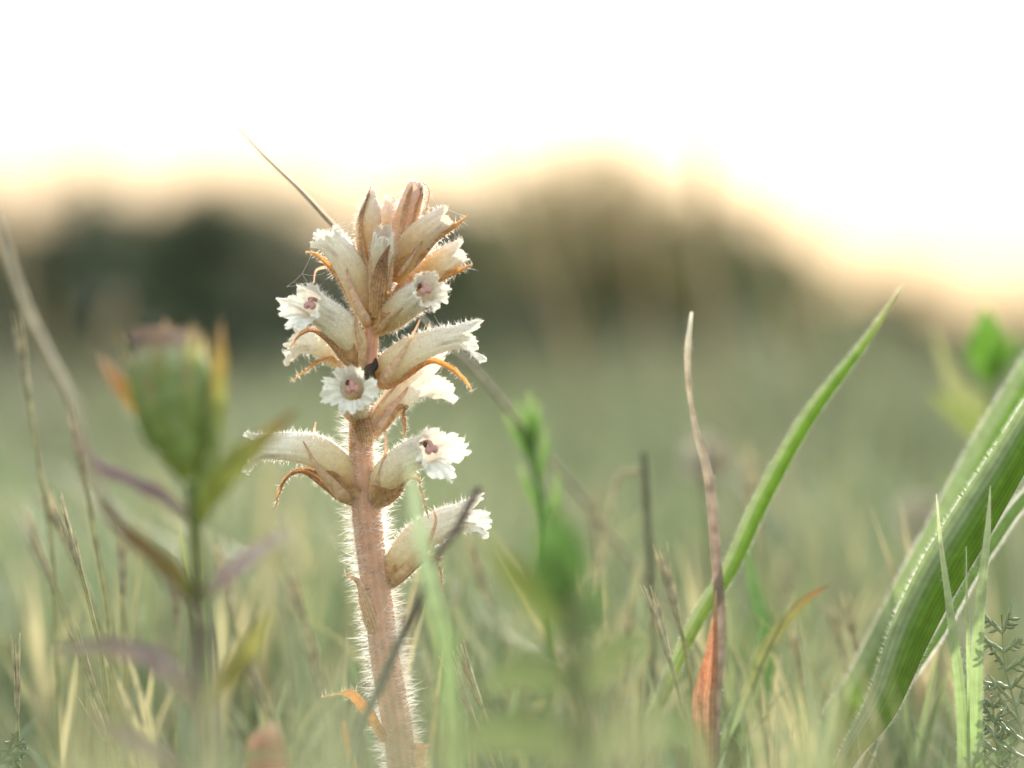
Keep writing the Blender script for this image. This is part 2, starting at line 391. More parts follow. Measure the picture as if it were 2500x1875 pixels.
g.add(*grass_mesh(1000, -0.34, -0.10, 0.045, 0.084, 0.0012, 0.003, 2.6, MIX, 6))
def clearings(x, y, r):                # thicker growth between the broomrape and the dead blade
    px = 1250 + x / (S * (D + y) / D)
    return r.random(len(x)) < 0.16 + 0.6 * np.exp(-((px - 1420) / 260) ** 2) + 0.22 * (px < 350) + .1 * (px > 1900)
g.add(*grass_mesh(3600, -0.58, -0.32, 0.076, 0.110, 0.0025, 0.0055, 3.2, NEAR, 8, clearings))
grass = build('meadow_grass', g, M_grass, origin=(0, 0, 0)); grass['kind'] = 'stuff'
tag(grass, 'short green and straw coloured grass covering the whole meadow', 'grass')

# ------------------------------------------------------------------ the broomrape
root_p = P(1012, 2187, 0); root_p[2] = 0
broom = thing('broomrape', root_p, 'hairy pinkish broomrape spike with white ruffled flowers standing in the grass', 'flower')
stem_pts = [(1012, 2210), (1000, 2060), (990, 1950), (980, 1875), (969, 1770), (940, 1607), (926, 1485), (908, 1363), (898, 1270), (886, 1150), (881, 1065), (884, 980), (898, 890), (908, 807), (925, 740), (938, 660), (950, 590)]
stem_r = [46, 40, 36, 34, 37, 36, 35, 35.5, 37, 31, 29, 27, 22, 18, 15, 13, 9]
sc = [lin(214, 174, 146), lin(214, 174, 146), lin(214, 170, 144), lin(212, 164, 138), lin(212, 162, 136), lin(214, 164, 140), lin(216, 168, 146)]
g = Geo(); sv_, sf_ = tube(g, [P(*p) for p in stem_pts], [PX(r) for r in stem_r], sc, ns=24, n=90, rib=0.025)
stem = build('stem', g, M_stem, broom)
WHITE = lin(246, 246, 240)
gh = Geo()
vis = lambda p: p[:, 2] > 0.012
hairs(gh, sv_, sf_, 5.2, 0.0032, 0.000062, WHITE, lean=(0, 0, 0.05), spread=0.30, seed=3, curl=0.18, keep=lambda p: (p[:, 2] > 0.012) & (p[:, 2] < P(0, 1010)[2]))
hairs(gh, sv_, sf_, 1.5, 0.0012, 0.000030, WHITE, lean=(0, 0, 0.1), spread=0.4, seed=4, keep=vis)
# a few long stray hairs
hairs(gh, sv_, sf_, 0.05, 0.0065, 0.00003, lin(235, 225, 200), lean=(0, 0, -0.1), spread=0.5, seed=5, curl=0.5, keep=vis)
h = build('hair', gh, M_hair, stem); h['kind'] = 'stuff'

BR = [lin(212, 180, 138), lin(198, 162, 120), lin(174, 138, 104), lin(176, 138, 104), lin(194, 158, 120)]
BR_DK = [lin(210, 176, 132), lin(190, 152, 112), lin(140, 106, 84), lin(146, 110, 88)]
BR_OR = [lin(206, 162, 112), lin(200, 150, 94), lin(204, 152, 90), lin(216, 180, 130)]
CAL = [lin(216, 184, 142), lin(216, 188, 154), lin(212, 184, 158), lin(184, 146, 120)]
CAL_P = [lin(228, 200, 168), lin(228, 202, 178), lin(220, 190, 172), lin(196, 158, 140)]

def mmP(q): return P(q[0], q[1], q[2] if len(q) > 2 else 0)

def flower(center, radii, up, up_len, lo_len, up_flare, lo_flare, bracts=(), calyx=(), stigma=None, seed=0, bud=0.0, squash=0.92, ruffle=7.0, warm=0.0, hair=1.0, side_k=0.85, tooth=0.16, head=0.0):
    r = np.random.default_rng(100 + seed)
    n, nv = 18, 216
    c, par = spline([mmP(p) for p in center], n); T = tangents(c)
    up = unit(np.array([up[0], up[2] if len(up) > 2 else 0, up[1]], float))
    U = unit(up - (T @ up)[:, None] * T); Sd = np.cross(T, U)
    rr = along([PX(q) for q in radii], par)
    a = np.linspace(0, 2 * np.pi, nv, endpoint=False); aw = np.where(a > np.pi, a - 2 * np.pi, a)
    def ring(i, scale=1.0):
        # keeled on the back, flatter underneath
        kx = squash * (1 + 0.05 * np.cos(2 * a)); ky = 1 + 0.06 * np.cos(a)
        return (np.cos(a) * ky)[:, None] * U[i] + (np.sin(a) * kx)[:, None] * Sd[i]
    V, C, UV = [], [], []
    ochre = lin(204, 150, 88); cream = lin(226, 212, 170); white = lin(240, 240, 232); lilac = lin(196, 182, 190); yel = lin(230, 205, 130)
    if warm: white = white * (1 - warm) + lin(222, 168, 122) * warm; cream = cream * (1 - warm) + lin(218, 160, 110) * warm
    phv = r.uniform(0, 6)
    def colour(t, w):
        k1 = np.clip((t - 0.03) / (0.28 + head), 0, 1); k2 = np.clip((t - 0.25 - head * .7) / 0.5, 0, 1)
        base = ochre * (1 - k1) + (cream * (1 - k2) + white * k2) * k1
        cc = np.tile(base, (nv, 1))
        vein = np.clip(np.sin(aw * 11 + phv + 1.5 * np.sin(t * 7)) - 0.80, 0, 1) * 4.0 * (0.25 + 0.75 * np.clip(t, 0, 1)) * 0.22
        back = np.clip(np.cos(aw), 0, 1) ** 3 * 0.35 * np.exp(-((t - 0.85) / 0.3) ** 2)
        k = np.clip(vein + back, 0, 0.65)[:, None] * (1 - 0.6 * w)
        low = (np.clip(-np.cos(aw), 0, 1) ** 2 * np.clip((0.5 - t) / 0.4, 0, 1) * 0.6)[:, None]
        cc = cc * (1 - k) + lilac * k
        mk = (np.clip(np.sin(aw * 5 + phv * 2) + .4 * np.sin(aw * 13 + t * 9), 0, 1) * np.exp(-((t - 0.93) / 0.12) ** 2) * np.clip(1 - np.cos(aw) * 1.2, 0, 1) * .5 * (1 - w))[:, None]
        cc = cc * (1 - mk) + lin(160, 128, 112) * mk
        return cc * (1 - low) + yel * low
    for i in range(n):
        wob = 1 + 0.02 * np.sin(3 * a + par[i] * 8 + phv) + 0.016 * par[i] * (np.sin(9 * a + phv + 2 * par[i]) + .8 * np.sin(14 * a - phv))
        V.append(c[i] + ring(i) * (rr[i] * wob)[:, None]); C.append(colour(par[i], 0)); UV.append(np.stack([a / 6.2832, np.full(nv, par[i] * .6)], 1))
    # lips: two lobes above, three below
    deg = np.degrees(aw)
    def lobe(cen, hw, ln):
        dd = np.abs((deg - cen + 180) % 360 - 180) / hw
        return ln * np.clip(1 - dd ** 2, 0, 1) ** 0.42
    kv = r.uniform(0.82, 1.14, 5); ks = r.uniform(-9, 9, 5)
    L = np.maximum.reduce([lobe(-30 + ks[0], 48, up_len * kv[0]), lobe(30 + ks[1], 46, up_len * kv[1]), lobe(-112 + ks[2], 46, lo_len * side_k * kv[2]), lobe(112 + ks[3], 44, lo_len * side_k * kv[3]), lobe(180 + ks[4], 40, lo_len * kv[4])])
    L = np.maximum(L, 0.32 * (up_len * (1 + np.cos(aw)) / 2 + lo_len * (1 - np.cos(aw)) / 2))
    tn = np.interp(a, np.linspace(0, 2 * np.pi, 92), np.concatenate([(q := r.uniform(-1, 1, 91)), q[:1]]))
    tn2 = np.interp(a, np.linspace(0, 2 * np.pi, 30), np.concatenate([(q := r.uniform(-1, 1, 29)), q[:1]]))
    L = PX(1) * L * (1 + (1 - bud) * (tooth * tn + 0.06 * tn2))
    th = up_flare + (lo_flare - up_flare) * ((1 - np.cos(aw)) / 2) ** 0.9
    th = np.where(np.abs(th) < 1e-3, 1e-3, th)
    rim = V[-1]; Rd = unit(rim - c[-1]); Tm = T[-1]
    nw = 12; p1, p2 = r.uniform(0, 6, 2)
    for j in range(1, nw + 1):
        w = j / nw
        fwd = L * np.sin(th * w) / th; out = L * (1 - np.cos(th * w)) / th
        nrm = Rd * np.cos(th * w)[:, None] - Tm[None] * np.sin(th * w)[:, None]
        ruf = PX(ruffle) * w ** 1.3 * (np.sin(9 * a + p1 + 2 * w) + 0.7 * np.sin(17 * a + p2 - 3 * w) + 0.5 * tn) * (0.45 + 0.55 * (1 - np.cos(aw)) / 2)
        V.append(rim + Tm[None] * fwd[:, None] + Rd * out[:, None] + nrm * ruf[:, None])
        C.append(colour(1.0, w)); UV.append(np.stack([a / 6.2832, np.full(nv, .6 + w * .4)], 1))
    g = Geo(); vv = np.vstack(V); F = grid_faces(n + nw, nv, True)
    # make the outside the positive side
    f0 = F[nv * 8 + 5]; nn = np.cross(vv[f0[1]] - vv[f0[0]], vv[f0[2]] - vv[f0[0]])
    if np.dot(nn, vv[f0[0]] - c[8]) < 0: F = F[:, ::-1]
    g.add(vv, F, np.vstack(C), np.vstack(UV))
    fo = build('flower', g, M_petal, broom, origin=c[0])
    gh = Geo()
    hairs(gh, vv, F, 2.6 * hair, 0.0011, 0.00006, WHITE, lean=(0, 0, 0.1), spread=0.35, seed=seed)
    hairs(gh, vv[-3 * nv:], grid_faces(3, nv, True), 7 * hair, 0.0007, 0.00006, WHITE, spread=0.6, seed=seed + 7, both=True)
    for k, (pts, w, hint, pal, cup) in enumerate(bracts):
        if cup >= .55: w = [q * f for q, f in zip(w, [1.5, 1.6, 1.5, 1.25] + [1.15] * 9)]; cup = 1.0
        gb = Geo(); hv = (hint[0], hint[2] if len(hint) > 2 else 0, hint[1])
        bv, bf = ribbon(gb, [mmP(p) for p in pts], [PX(q) for q in w], pal, hint=hv, cup=cup, n=26, nc=9, wave=0.18)
        build('bract', gb, M_bract, fo)
        hairs(gh, bv, bf, 8, 0.0012, 0.00006, lin(244, 236, 220), lean=(0, 0, 0), spread=0.55, seed=seed + 20 + k, both=True)
    for k, (pts, w, pal) in enumerate(calyx):
        q0 = pts[0]; pts = [(q0[0] + (q0[0] - pts[1][0]) * .18, q0[1] + (q0[1] - pts[1][1]) * .18, q0[2] + 3.5), (q0[0] + (pts[1][0] - q0[0]) * .15, q0[1] + (pts[1][1] - q0[1]) * .15, q0[2] - .2)] + list(pts[1:]); w = [w[0] * .3, w[0]] + list(w[1:])
        gb = Geo(); bv, bf = ribbon(gb, [mmP(p) for p in pts], [PX(q) for q in w], pal, hint=(0, -1, 0), cup=0.35, n=22, nc=5, wave=0.1)
        build('calyx_lobe', gb, M_bract, fo)
        hairs(gh, bv, bf, 6, 0.0009, 0.00005, lin(244, 236, 220), spread=0.55, seed=seed + 40 + k, both=True)
    hb = build('hair', gh, M_hair, fo); hb['kind'] = 'stuff'
    if stigma:
        cen = mmP(stigma[0]); sz = PX(stigma[1]); e = unit(Sd[-1] * 1.0); f = Tm; pk = lin(204, 156, 148); sz = sz * .85
        for sg in (-1, 1):
            gs = Geo(); blob(gs, cen + e * sg * sz * 0.95 - U[-1] * sz * 0.25, (sz * 0.95, sz * 0.95, sz * 1.1), pk, axis=U[-1], nu=14, nv=10); build('stigma_lobe', gs, M_stigma, fo)
        gs = Geo(); tube(gs, [cen - U[-1] * sz * 0.3, cen + U[-1] * sz * 0.9 + f * sz * .35, cen + U[-1] * sz * 2.0 - f * sz * 0.6, c[-1] - f * rr[-1] * 0.9 + U[-1] * rr[-1] * 0.55, c[-6] + U[-6] * rr[-6] * .5],
                         [sz * 0.85, sz * 0.72, sz * 0.6, sz * 0.5, sz * 0.4], [pk, lin(200, 150, 140), lin(220, 200, 180)], ns=10, n=14)
        build('style', gs, M_stigma, fo)
        gs = Geo(); blob(gs, cen + e * sz * 1.0 + U[-1] * sz * 1.5 - f * sz * 0.7, (sz * 0.6, sz * 0.6, sz * 0.9), lin(104, 78, 62)); build('anther', gs, M_stigma, fo)
    return fo

DN = (0, -1)
# left lower
flower([(868, 1215, 0), (835, 1150, 0), (775, 1105, 0), (700, 1092, -1), (645, 1092, -2)], [22, 36, 41, 35, 30], (-.15, 1), 50, 58, .12, 1.25,
       bracts=[([(868, 1240, 0), (825, 1222, 0), (780, 1186, 0), (737, 1156, 0), (702, 1170, -1), (682, 1208, -1), (667, 1247, -1)], [60, 76, 56, 22, 15, 11, 3], (-.4, -1), BR, 0.75)],
       calyx=[([(850, 1225, -4), (808, 1180, -4.8), (770, 1135, -4.8), (754, 1103, -4.4), (740, 1077, -4)], [34, 28, 13, 6, 3], CAL),
              ([(800, 1120, 3), (778, 1082, 4.5), (768, 1055, 5), (771, 1030, 5)], [12, 9, 7, 3], CAL_P)], seed=13)
# right, upper half, side view
flower([(925, 938, 0), (952, 900, -1), (1000, 862, -2), (1060, 836, -3), (1108, 826, -4)], [22, 37, 37, 32, 29], (-.05, 1), 74, 66, -.02, 1.15,
       bracts=[([(915, 948, 1), (952, 950, 0), (1000, 922, 0), (1052, 888, -1), (1098, 905, -2), (1130, 930, -2), (1154, 956, -2)], [40, 66, 50, 24, 22, 16, 3], (.35, -1), BR_OR, 0.75)],
       calyx=[([(932, 932, -4.4), (965, 885, -6), (990, 850, -6.2), (1006, 820, -6), (1020, 792, -5), (1024, 780, -4)], [28, 22, 10, 6, 5, 3], CAL_P),
              ([(1030, 850, 2), (1045, 810, 3), (1048, 790, 3)], [12, 8, 3], CAL_P)],
       stigma=((1124, 842, -4), 7), seed=10)
# left, above the fork
flower([(905, 795, 0), (892, 745, 0), (868, 682, -1), (838, 628, -2), (812, 596, -3)], [20, 36, 38, 35, 33], (.6, .8), 34, 44, -.25, .5,
       bracts=[([(885, 795, 0), (852, 742, 0), (826, 690, 0), (792, 645, 0), (766, 623, -1), (745, 616, -1)], [44, 54, 40, 20, 13, 4], (-.9, -.3), BR_OR, 0.7)],
       calyx=[([(900, 792, -3.6), (870, 735, -4.6), (852, 682, -4.8), (846, 645, -4.4)], [24, 18, 10, 3], CAL_P),
              ([(800, 650, 2), (772, 660, 2), (766, 690, 2)], [8, 6, 3], CAL_P)], seed=6, head=.28, warm=.08)
# left, wide open
flower([(878, 895, 0), (860, 838, -2), (815, 785, -6), (770, 752, -13)], [22, 38, 39, 36], (.2, 1, .1), 60, 106, .15, 1.15,
       bracts=[([(870, 902, -1), (838, 888, -2), (802, 842, -3), (765, 812, -5), (735, 820, -6), (708, 850, -6)], [44, 66, 50, 22, 12, 3], (-.6, -.8), BR, 0.7)],
       calyx=[([(886, 905, -4.4), (882, 850, -6.2), (870, 802, -6.6), (868, 762, -5)], [24, 18, 10, 3], CAL)],
       stigma=((757, 744, -15.5), 10), seed=8)
# left, behind the open one
flower([(870, 905, 5), (825, 872, 7), (775, 838, 8), (748, 832, 8)], [18, 30, 34, 32], (0, 1), 34, 68, .3, 1.25,
       bracts=[([(835, 885, 5), (795, 878, 4), (752, 904, 4), (708, 934, 4)], [34, 34, 24, 4], (-.4, -.9), BR_OR, 0.4)], seed=9)
# right, three-quarter view, half open
flower([(921, 807, -1), (958, 772, -3), (1005, 735, -8), (1036, 712, -15)], [18, 38, 37, 30], (-.3, 1, .15), 42, 58, .45, 1.15,
       bracts=[([(915, 818, -2), (960, 806, -3), (1005, 776, -5), (1040, 756, -8), (1064, 752, -9), (1076, 736, -9)], [30, 68, 52, 24, 10, 3], (.4, -.9), BR_DK, 0.7)],
       calyx=[([(925, 805, -5), (950, 775, -7.4), (985, 750, -10), (1000, 742, -10.5)], [18, 12, 7, 3], CAL)],
       stigma=((1038, 708, -17), 10), seed=7, head=.28, warm=.08)
# right, behind
flower([(905, 1062, 2), (938, 1012, 4), (982, 962, 6), (1030, 936, 8)], [20, 30, 35, 38], (-.1, 1, -.1), 70, 80, .3, 1.25,
       bracts=[([(925, 1065, 2), (950, 1042, 2), (978, 1000, 3), (990, 1010, 3), (992, 1045, 3), (986, 1076, 3)], [40, 46, 22, 18, 14, 3], (.5, -.8), BR, 0.6)],
       calyx=[([(915, 1052, -.8), (950, 1002, .2), (985, 962, 2.2), (996, 944, 2.4)], [26, 19, 10, 3], CAL_P),
              ([(903, 1035, -3), (926, 992, -3.6), (955, 955, -2.6), (968, 944, -2)], [14, 10, 7, 3], CAL)], seed=12)
# facing the viewer
flower([(884, 1015, -1), (876, 990, -6), (866, 962, -12), (861, 950, -16)], [22, 32, 34, 32], (-.08, 1, .25), 52, 92, .6, 1.3,
       bracts=[([(892, 1092, -3.0), (888, 1055, -3.8), (880, 1022, -5.5), (872, 1002, -8)], [30, 52, 48, 30], (0, 0, -1), BR, 0.5),
               ([(858, 1108, -2.6), (857, 1060, -3.2), (866, 1020, -5), (872, 1005, -7)], [3, 10, 14, 12], (-.5, 0, -.8), BR_OR, 0.3)],
       calyx=[([(874, 1035, -2), (846, 1008, -6), (828, 985, -9)], [24, 22, 4], CAL_P)],
       stigma=((860, 948, -17), 12), seed=11, side_k=0.95, ruffle=9, tooth=.17)
# right lower, three-quarter view, open
flower([(914, 1233, -1), (945, 1168, -3), (1000, 1116, -8), (1046, 1098, -16)], [22, 40, 38, 36], (-.25, 1, .05), 46, 92, .5, 1.3,
       bracts=[([(905, 1242, -1), (940, 1238, -2), (975, 1212, -3), (1000, 1172, -4), (1022, 1178, -4), (1038, 1220, -4), (1047, 1266, -4)], [40, 70, 62, 24, 15, 11, 3], (.4, -.9), BR, 0.75)],
       calyx=[([(908, 1222, -4.6), (928, 1160, -6), (942, 1100, -6), (940, 1048, -4)], [34, 16, 8, 3], CAL)],
       stigma=((1053, 1096, -18), 11), seed=14)
# right lowest
flower([(950, 1425, 0), (975, 1375, 0), (1020, 1318, 0), (1080, 1280, 0), (1120, 1266, -1)], [18, 36, 40, 37, 34], (-.2, 1), 66, 72, .12, .85,
       bracts=[([(955, 1440, 0), (985, 1420, 0), (1022, 1386, 0), (1060, 1362, -1), (1078, 1395, -1), (1081, 1446, -1)], [36, 54, 38, 14, 11, 3], (.5, -.8), BR, 0.7)],
       calyx=[([(958, 1422, -3.6), (1000, 1385, -4.6), (1036, 1345, -4.8), (1060, 1290, -4.4), (1064, 1262, -4), (1053, 1241, -3.5)], [28, 24, 14, 8, 6, 3], CAL)], seed=15)
# buds of the tip
flower([(960, 660, 2), (974, 600, 2), (990, 540, 2), (1006, 488, 2), (1014, 458, 2)], [26, 38, 36, 30, 24], (.3, .9, -.3), 20, 20, -1.3, -1.3,
       bracts=[([(1006, 625, -2.2), (1012, 560, -2.4), (1020, 505, -1.9), (1030, 472, -.9), (1022, 446, 1)], [22, 20, 14, 9, 3], (.2, 0, -1), BR_DK, .3),
               ([(972, 590, -2.4), (985, 525, -2.4), (998, 475, -1.6), (1010, 444, 1)], [10, 14, 11, 3], (-.3, 0, -1), BR, .3),
               ([(1022, 625, 2), (1037, 560, 2), (1043, 508, 2), (1049, 470, 2), (1040, 450, 2), (1022, 443, 2)], [14, 12, 8, 6, 5, 3], (1, 0, -.4), BR, .3)],
       seed=1, bud=1, warm=.75, ruffle=1)
flower([(902, 660, 1), (897, 605, 0), (898, 552, 0), (904, 505, 0), (905, 484, 0)], [14, 27, 33, 24, 13], (.6, .3, -.4), 24, 22, -.75, -.6,
       bracts=[([(894, 660, -2), (880, 595, -2.5), (876, 540, -2.5), (888, 502, -2), (901, 468, -1), (905, 452, 0)], [24, 20, 17, 13, 7, 2], (-.7, 0, -.6), BR_DK, .4)],
       seed=2, bud=1, warm=.28, ruffle=1.5, head=.3)
flower([(922, 772, -2), (925, 702, -4), (930, 645, -5.5), (934, 604, -7), (936, 582, -8)], [18, 27, 31, 32, 29], (0, .3, .9), 34, 20, -.55, -.7,
       bracts=[([(918, 768, -4), (922, 712, -7.2), (930, 662, -8.8), (938, 628, -10.2), (952, 598, -10)], [36, 46, 36, 18, 3], (0, 0, -1), BR_DK, .45)],
       calyx=[([(906, 720, -5.4), (905, 645, -7.4), (912, 602, -8)], [12, 11, 3], CAL), ([(948, 720, -5.4), (956, 645, -7.4), (954, 598, -8)], [12, 11, 3], CAL)],
       seed=3, bud=.5, ruffle=3, warm=.15, head=.3)
flower([(962, 685, 0), (985, 636, -1), (1020, 588, -2), (1055, 556, -2.5), (1076, 540, -3)], [20, 37, 39, 34, 28], (-.6, .8), 34, 26, -.25, -.3,
       bracts=[([(985, 675, -1), (1026, 642, -2), (1066, 592, -3), (1100, 566, -3), (1126, 545, -3), (1144, 525, -3)], [36, 50, 38, 24, 13, 3], (.7, -.6), BR_OR, .65)],
       calyx=[([(972, 672, -4.2), (1000, 635, -5.4), (1032, 588, -5.6)], [12, 9, 3], CAL)], seed=4, bud=.4, warm=.28, ruffle=2, head=.35)
flower([(960, 740, 4), (1010, 700, 5), (1060, 657, 5), (1095, 632, 5), (1112, 622, 5)], [20, 34, 37, 34, 30], (-.3, 1), 30, 28, -.25, -.25,
       bracts=[([(990, 748, 4), (1040, 712, 4), (1090, 682, 4), (1130, 662, 4), (1155, 644, 4)], [30, 48, 30, 15, 3], (.5, -.8), BR_OR, .65)], seed=5, bud=.4, ruffle=2, warm=.12, head=.35)
flower([(940, 690, 7), (946, 620, 8), (950, 560, 8), (952, 515, 8), (953, 498, 8)], [24, 34, 34, 26, 18], (0, .3, -.9), 22, 20, -.8, -.8, seed=16, bud=1, warm=.4, ruffle=1.5, head=.3)
flower([(925, 760, 6), (900, 700, 8), (880, 655, 9), (868, 620, 9)], [22, 34, 34, 28], (.5, .8, 0), 24, 22, -.4, -.4, seed=17, bud=.7, warm=.3, ruffle=2, head=.3)
flower([(950, 790, 5), (985, 735, 7), (1020, 690, 8), (1045, 665, 8)], [22, 34, 36, 28], (-.5, .8, 0), 24, 22, -.4, -.4, seed=18, bud=.7, warm=.35, ruffle=2, head=.35)
# scale leaves on the stem
for k, (pts, w, hint, pal, cup) in enumerate([
        ([(912, 1545, -3.2), (895, 1500, -3.4), (882, 1450, -3.2), (872, 1420, -3), (843, 1402, -2.4)], [44, 50, 30, 17, 3], (-.5, 0, -.9), CAL, .5),
        ([(936, 1812, -2), (905, 1760, -2.4), (878, 1720, -2.4), (850, 1690, -2), (826, 1692, -2), (784, 1702, -2)], [30, 38, 36, 22, 9, 3], (-.7, .5, -.5), BR_OR, .5),
        ([(1014, 1960, -1), (1022, 1880, -1), (1032, 1815, -1)], [50, 48, 44], (.5, 0, -.9), CAL, .5),
        ([(955, 2000, -3), (930, 1930, -4), (915, 1880, -5)], [50, 40, 6], (-.5, 0, -.9), BR, .5)]):
    gb = Geo(); bv, bf = ribbon(gb, [mmP(p) for p in pts], [PX(q) for q in w], pal, hint=(hint[0], hint[2], hint[1]), cup=cup, n=26, nc=9, wave=.12)
    o = build('scale_leaf', gb, M_bract, broom)
    gh = Geo(); hairs(gh, bv, bf, 8, 0.0013, 0.00006, lin(240, 230, 210), spread=.5, seed=60 + k, both=True)
    hb = build('hair', gh, M_hair, o); hb['kind'] = 'stuff'
# dark withered bud in the fork
gb = Geo(); tube(gb, [P(905, 925, -4), P(902, 905, -5), P(915, 892, -5), P(917, 874, -5)], [PX(13), PX(14), PX(10), PX(2)], [lin(120, 110, 80), lin(84, 72, 70), lin(70, 60, 62)], ns=10)
build('withered_bud', gb, M_bract, broom)

# spider silk between the buds
g = Geo()
for a, b in [((770, 600), (830, 528)), ((768, 604), (872, 540)), ((768, 604), (738, 668)), ((738, 668), (700, 700)), ((738, 668), (752, 690)), ((738, 668), (770, 672)), ((770, 672), (795, 664)), ((815, 560), (880, 510)),
             ((720, 690), (752, 690)), ((1095, 512), (1140, 528)), ((905, 466), (985, 470)), ((1060, 770), (1080, 800)), ((795, 560), (865, 545)), ((700, 700), (752, 690))]:
    m = ((a[0] + b[0]) / 2, (a[1] + b[1]) / 2 + 2)
    tube(g, [P(*a, -3), P(*m, -3), P(*b, -3)], [0.000022] * 2, [lin(240, 240, 235)], ns=4, n=5)
tag(build('spider_web', g, M_silk), 'thin torn spider silk strung between the upper left flowers of the broomrape', 'spider web')

# ------------------------------------------------------------------ blades, stalks and plants around it
def ground_pt(px, py, mm):
    p = P(px, py, mm); q = p.copy(); q[2] = -0.004; return q

def edge_hairs(gh, v, nc, length, per_row, seed, rad=0.00003, cols=None, both_faces=False):
    """cilia along both edges of a ribbon"""
    r = np.random.default_rng(seed); n = len(v) // nc; vv = v.reshape(n, nc, 3); strips = []
    for e, i in ((0, 1), (nc - 1, nc - 2)):
        if cols is not None and e not in cols: continue
        a = vv[:, e]; outw = unit(vv[:, e] - vv[:, i])
        k = n * per_row; t = r.uniform(0, n - 1.001, k); i0 = t.astype(int); f = (t - i0)[:, None]
        p = a[i0] * (1 - f) + a[i0 + 1] * f; o = outw[i0]
        d = unit(o + r.standard_normal((k, 3)) * .35 + [0, 0, .25]); L = length * r.uniform(.5, 1.2, k)[:, None]
        e1 = unit(np.cross(d, [.3, .5, .8])) * rad; e2 = np.cross(d, e1)
        V = np.stack([p + e1, p - e1 * .5 + e2 * .87, p - e1 * .5 - e2 * .87, p + d * L], 1).reshape(-1, 3)
        b = (np.arange(k) * 4)[:, None, None]
        gh.add(V, (np.array([[0, 1, 3], [1, 2, 3], [2, 0, 3]])[None] + b).reshape(-1, 3), WHITE)

def blade(name, label, pts, w, cols, cat='grass blade', hint=(0, -1, 0), fold=0.5, cup=0.0, twist=0.0, mat=None, hair=0, hl=0.0010, xc=None, group=None, n=40, root=None, down=True, hedge_cols=None):
    """one leaf blade rooted in the ground; pts run from tip (first) to the lowest pixel given"""
    mm = pts[-1][2]
    if down:
        e = pts[-1]; q = pts[-2]; rx = e[0] + (e[0] - q[0]) * 0.5
        last = ground_pt(rx, e[1], mm) if root is None else ground_pt(root, e[1], mm)
    P3 = [mmP(p) for p in pts]
    W = [PX(a, p[2]) for a, p in zip(w, pts)]; C = list(cols)
    if down: P3.append(last); W.append(W[-1] * .8)
    P3 = P3[::-1]; W = W[::-1]; C = C[::-1]
    t = thing(name, P3[0], label, cat, group)
    g = Geo(); v, f = ribbon(g, P3, W, C, hint=hint, fold=fold, cup=cup, twist=twist, n=n, nc=9, wave=.03, xc=xc)
    o = build('blade', g, mat or M_leaf, t)
    if hair:
        gh = Geo(); edge_hairs(gh, v, 9, hl, hair, len(label), cols=hedge_cols); hb = build('hair', gh, M_hair, o); hb['kind'] = 'stuff'
    return t

GR = lin(86, 118, 50); FOLD_SHEEN = lin(136, 150, 132); GR_L = lin(130, 168, 92); GY = lin(150, 164, 134); OLV = lin(132, 130, 78); BRN = lin(140, 104, 84); PALE = lin(206, 198, 168)
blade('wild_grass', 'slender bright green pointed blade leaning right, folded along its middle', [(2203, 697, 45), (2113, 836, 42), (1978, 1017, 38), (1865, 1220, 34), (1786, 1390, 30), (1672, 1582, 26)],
      [3, 26, 46, 54, 50, 42], [lin(150, 150, 110), GR, lin(86, 118, 50), lin(90, 120, 56), lin(102, 124, 76), lin(134, 146, 118)], hint=(.35, -1, .1), fold=.55, root=1420, hair=22, hl=.0007, xc=(lin(140, 152, 132), -1, .25), mat=M_broad)  # pale left half is sky reflection on the fold, put into the colour
dead = blade('dead_grass', 'upright brown dead blade with a whitish tip beside the bright green blade', [(1689, 761, 20), (1680, 845, 20), (1680, 917, 20), (1687, 985, 20), (1703, 1062, 20), (1729, 1152, 20), (1743, 1279, 20), (1752, 1400, 20), (1760, 1514, 20), (1756, 1627, 20), (1748, 1740, 20)],
      [8, 18, 16, 12, 20, 26, 28, 28, 28, 28, 28], [lin(200, 200, 190), lin(164, 154, 136), lin(160, 148, 130), lin(154, 146, 132), lin(142, 128, 116), lin(138, 122, 112), lin(134, 120, 110), lin(130, 118, 110), lin(122, 110, 104)],
      hint=(.1, -1, 0), fold=.4, mat=M_dry, hair=2, hl=.0010, root=1735)
g = Geo(); ribbon(g, [ground_pt(1718, 0, 18)] + [mmP(p) for p in [(1716, 1750, 18), (1722, 1680, 18), (1734, 1600, 18), (1742, 1530, 18), (1748, 1440, 18)]], [PX(q) for q in (50, 66, 58, 36, 20, 4)],
       [lin(150, 120, 104), lin(170, 128, 108), lin(176, 122, 100), lin(176, 130, 106), lin(190, 166, 136)], hint=(-.3, -1, 0), cup=.4, n=40, nc=9, wave=.1)
build('sheath', g, M_bract, dead)['label'] = 'torn orange brown leaf sheath'
blade('wild_grass', 'curved blade with a brown withered tip bowing right over the grass', [(2024, 1428, 45), (1985, 1448, 44), (1944, 1482, 43), (1865, 1582, 40), (1820, 1695, 38), (1763, 1808, 36)],
      [3, 20, 30, 36, 34, 34], [lin(126, 96, 66), lin(134, 108, 66), OLV, lin(132, 140, 92), lin(140, 156, 120), lin(120, 140, 100)], hint=(-.5, -1, .5), fold=.35, root=1610)
blade('wild_grass', 'short dark green blade standing behind the brown-tipped curved one', [(1822, 1320, 110), (1834, 1400, 108), (1850, 1480, 106), (1872, 1570, 104)], [8, 26, 34, 34], [lin(100, 126, 80), lin(80, 112, 66), lin(80, 112, 66)], fold=.3)
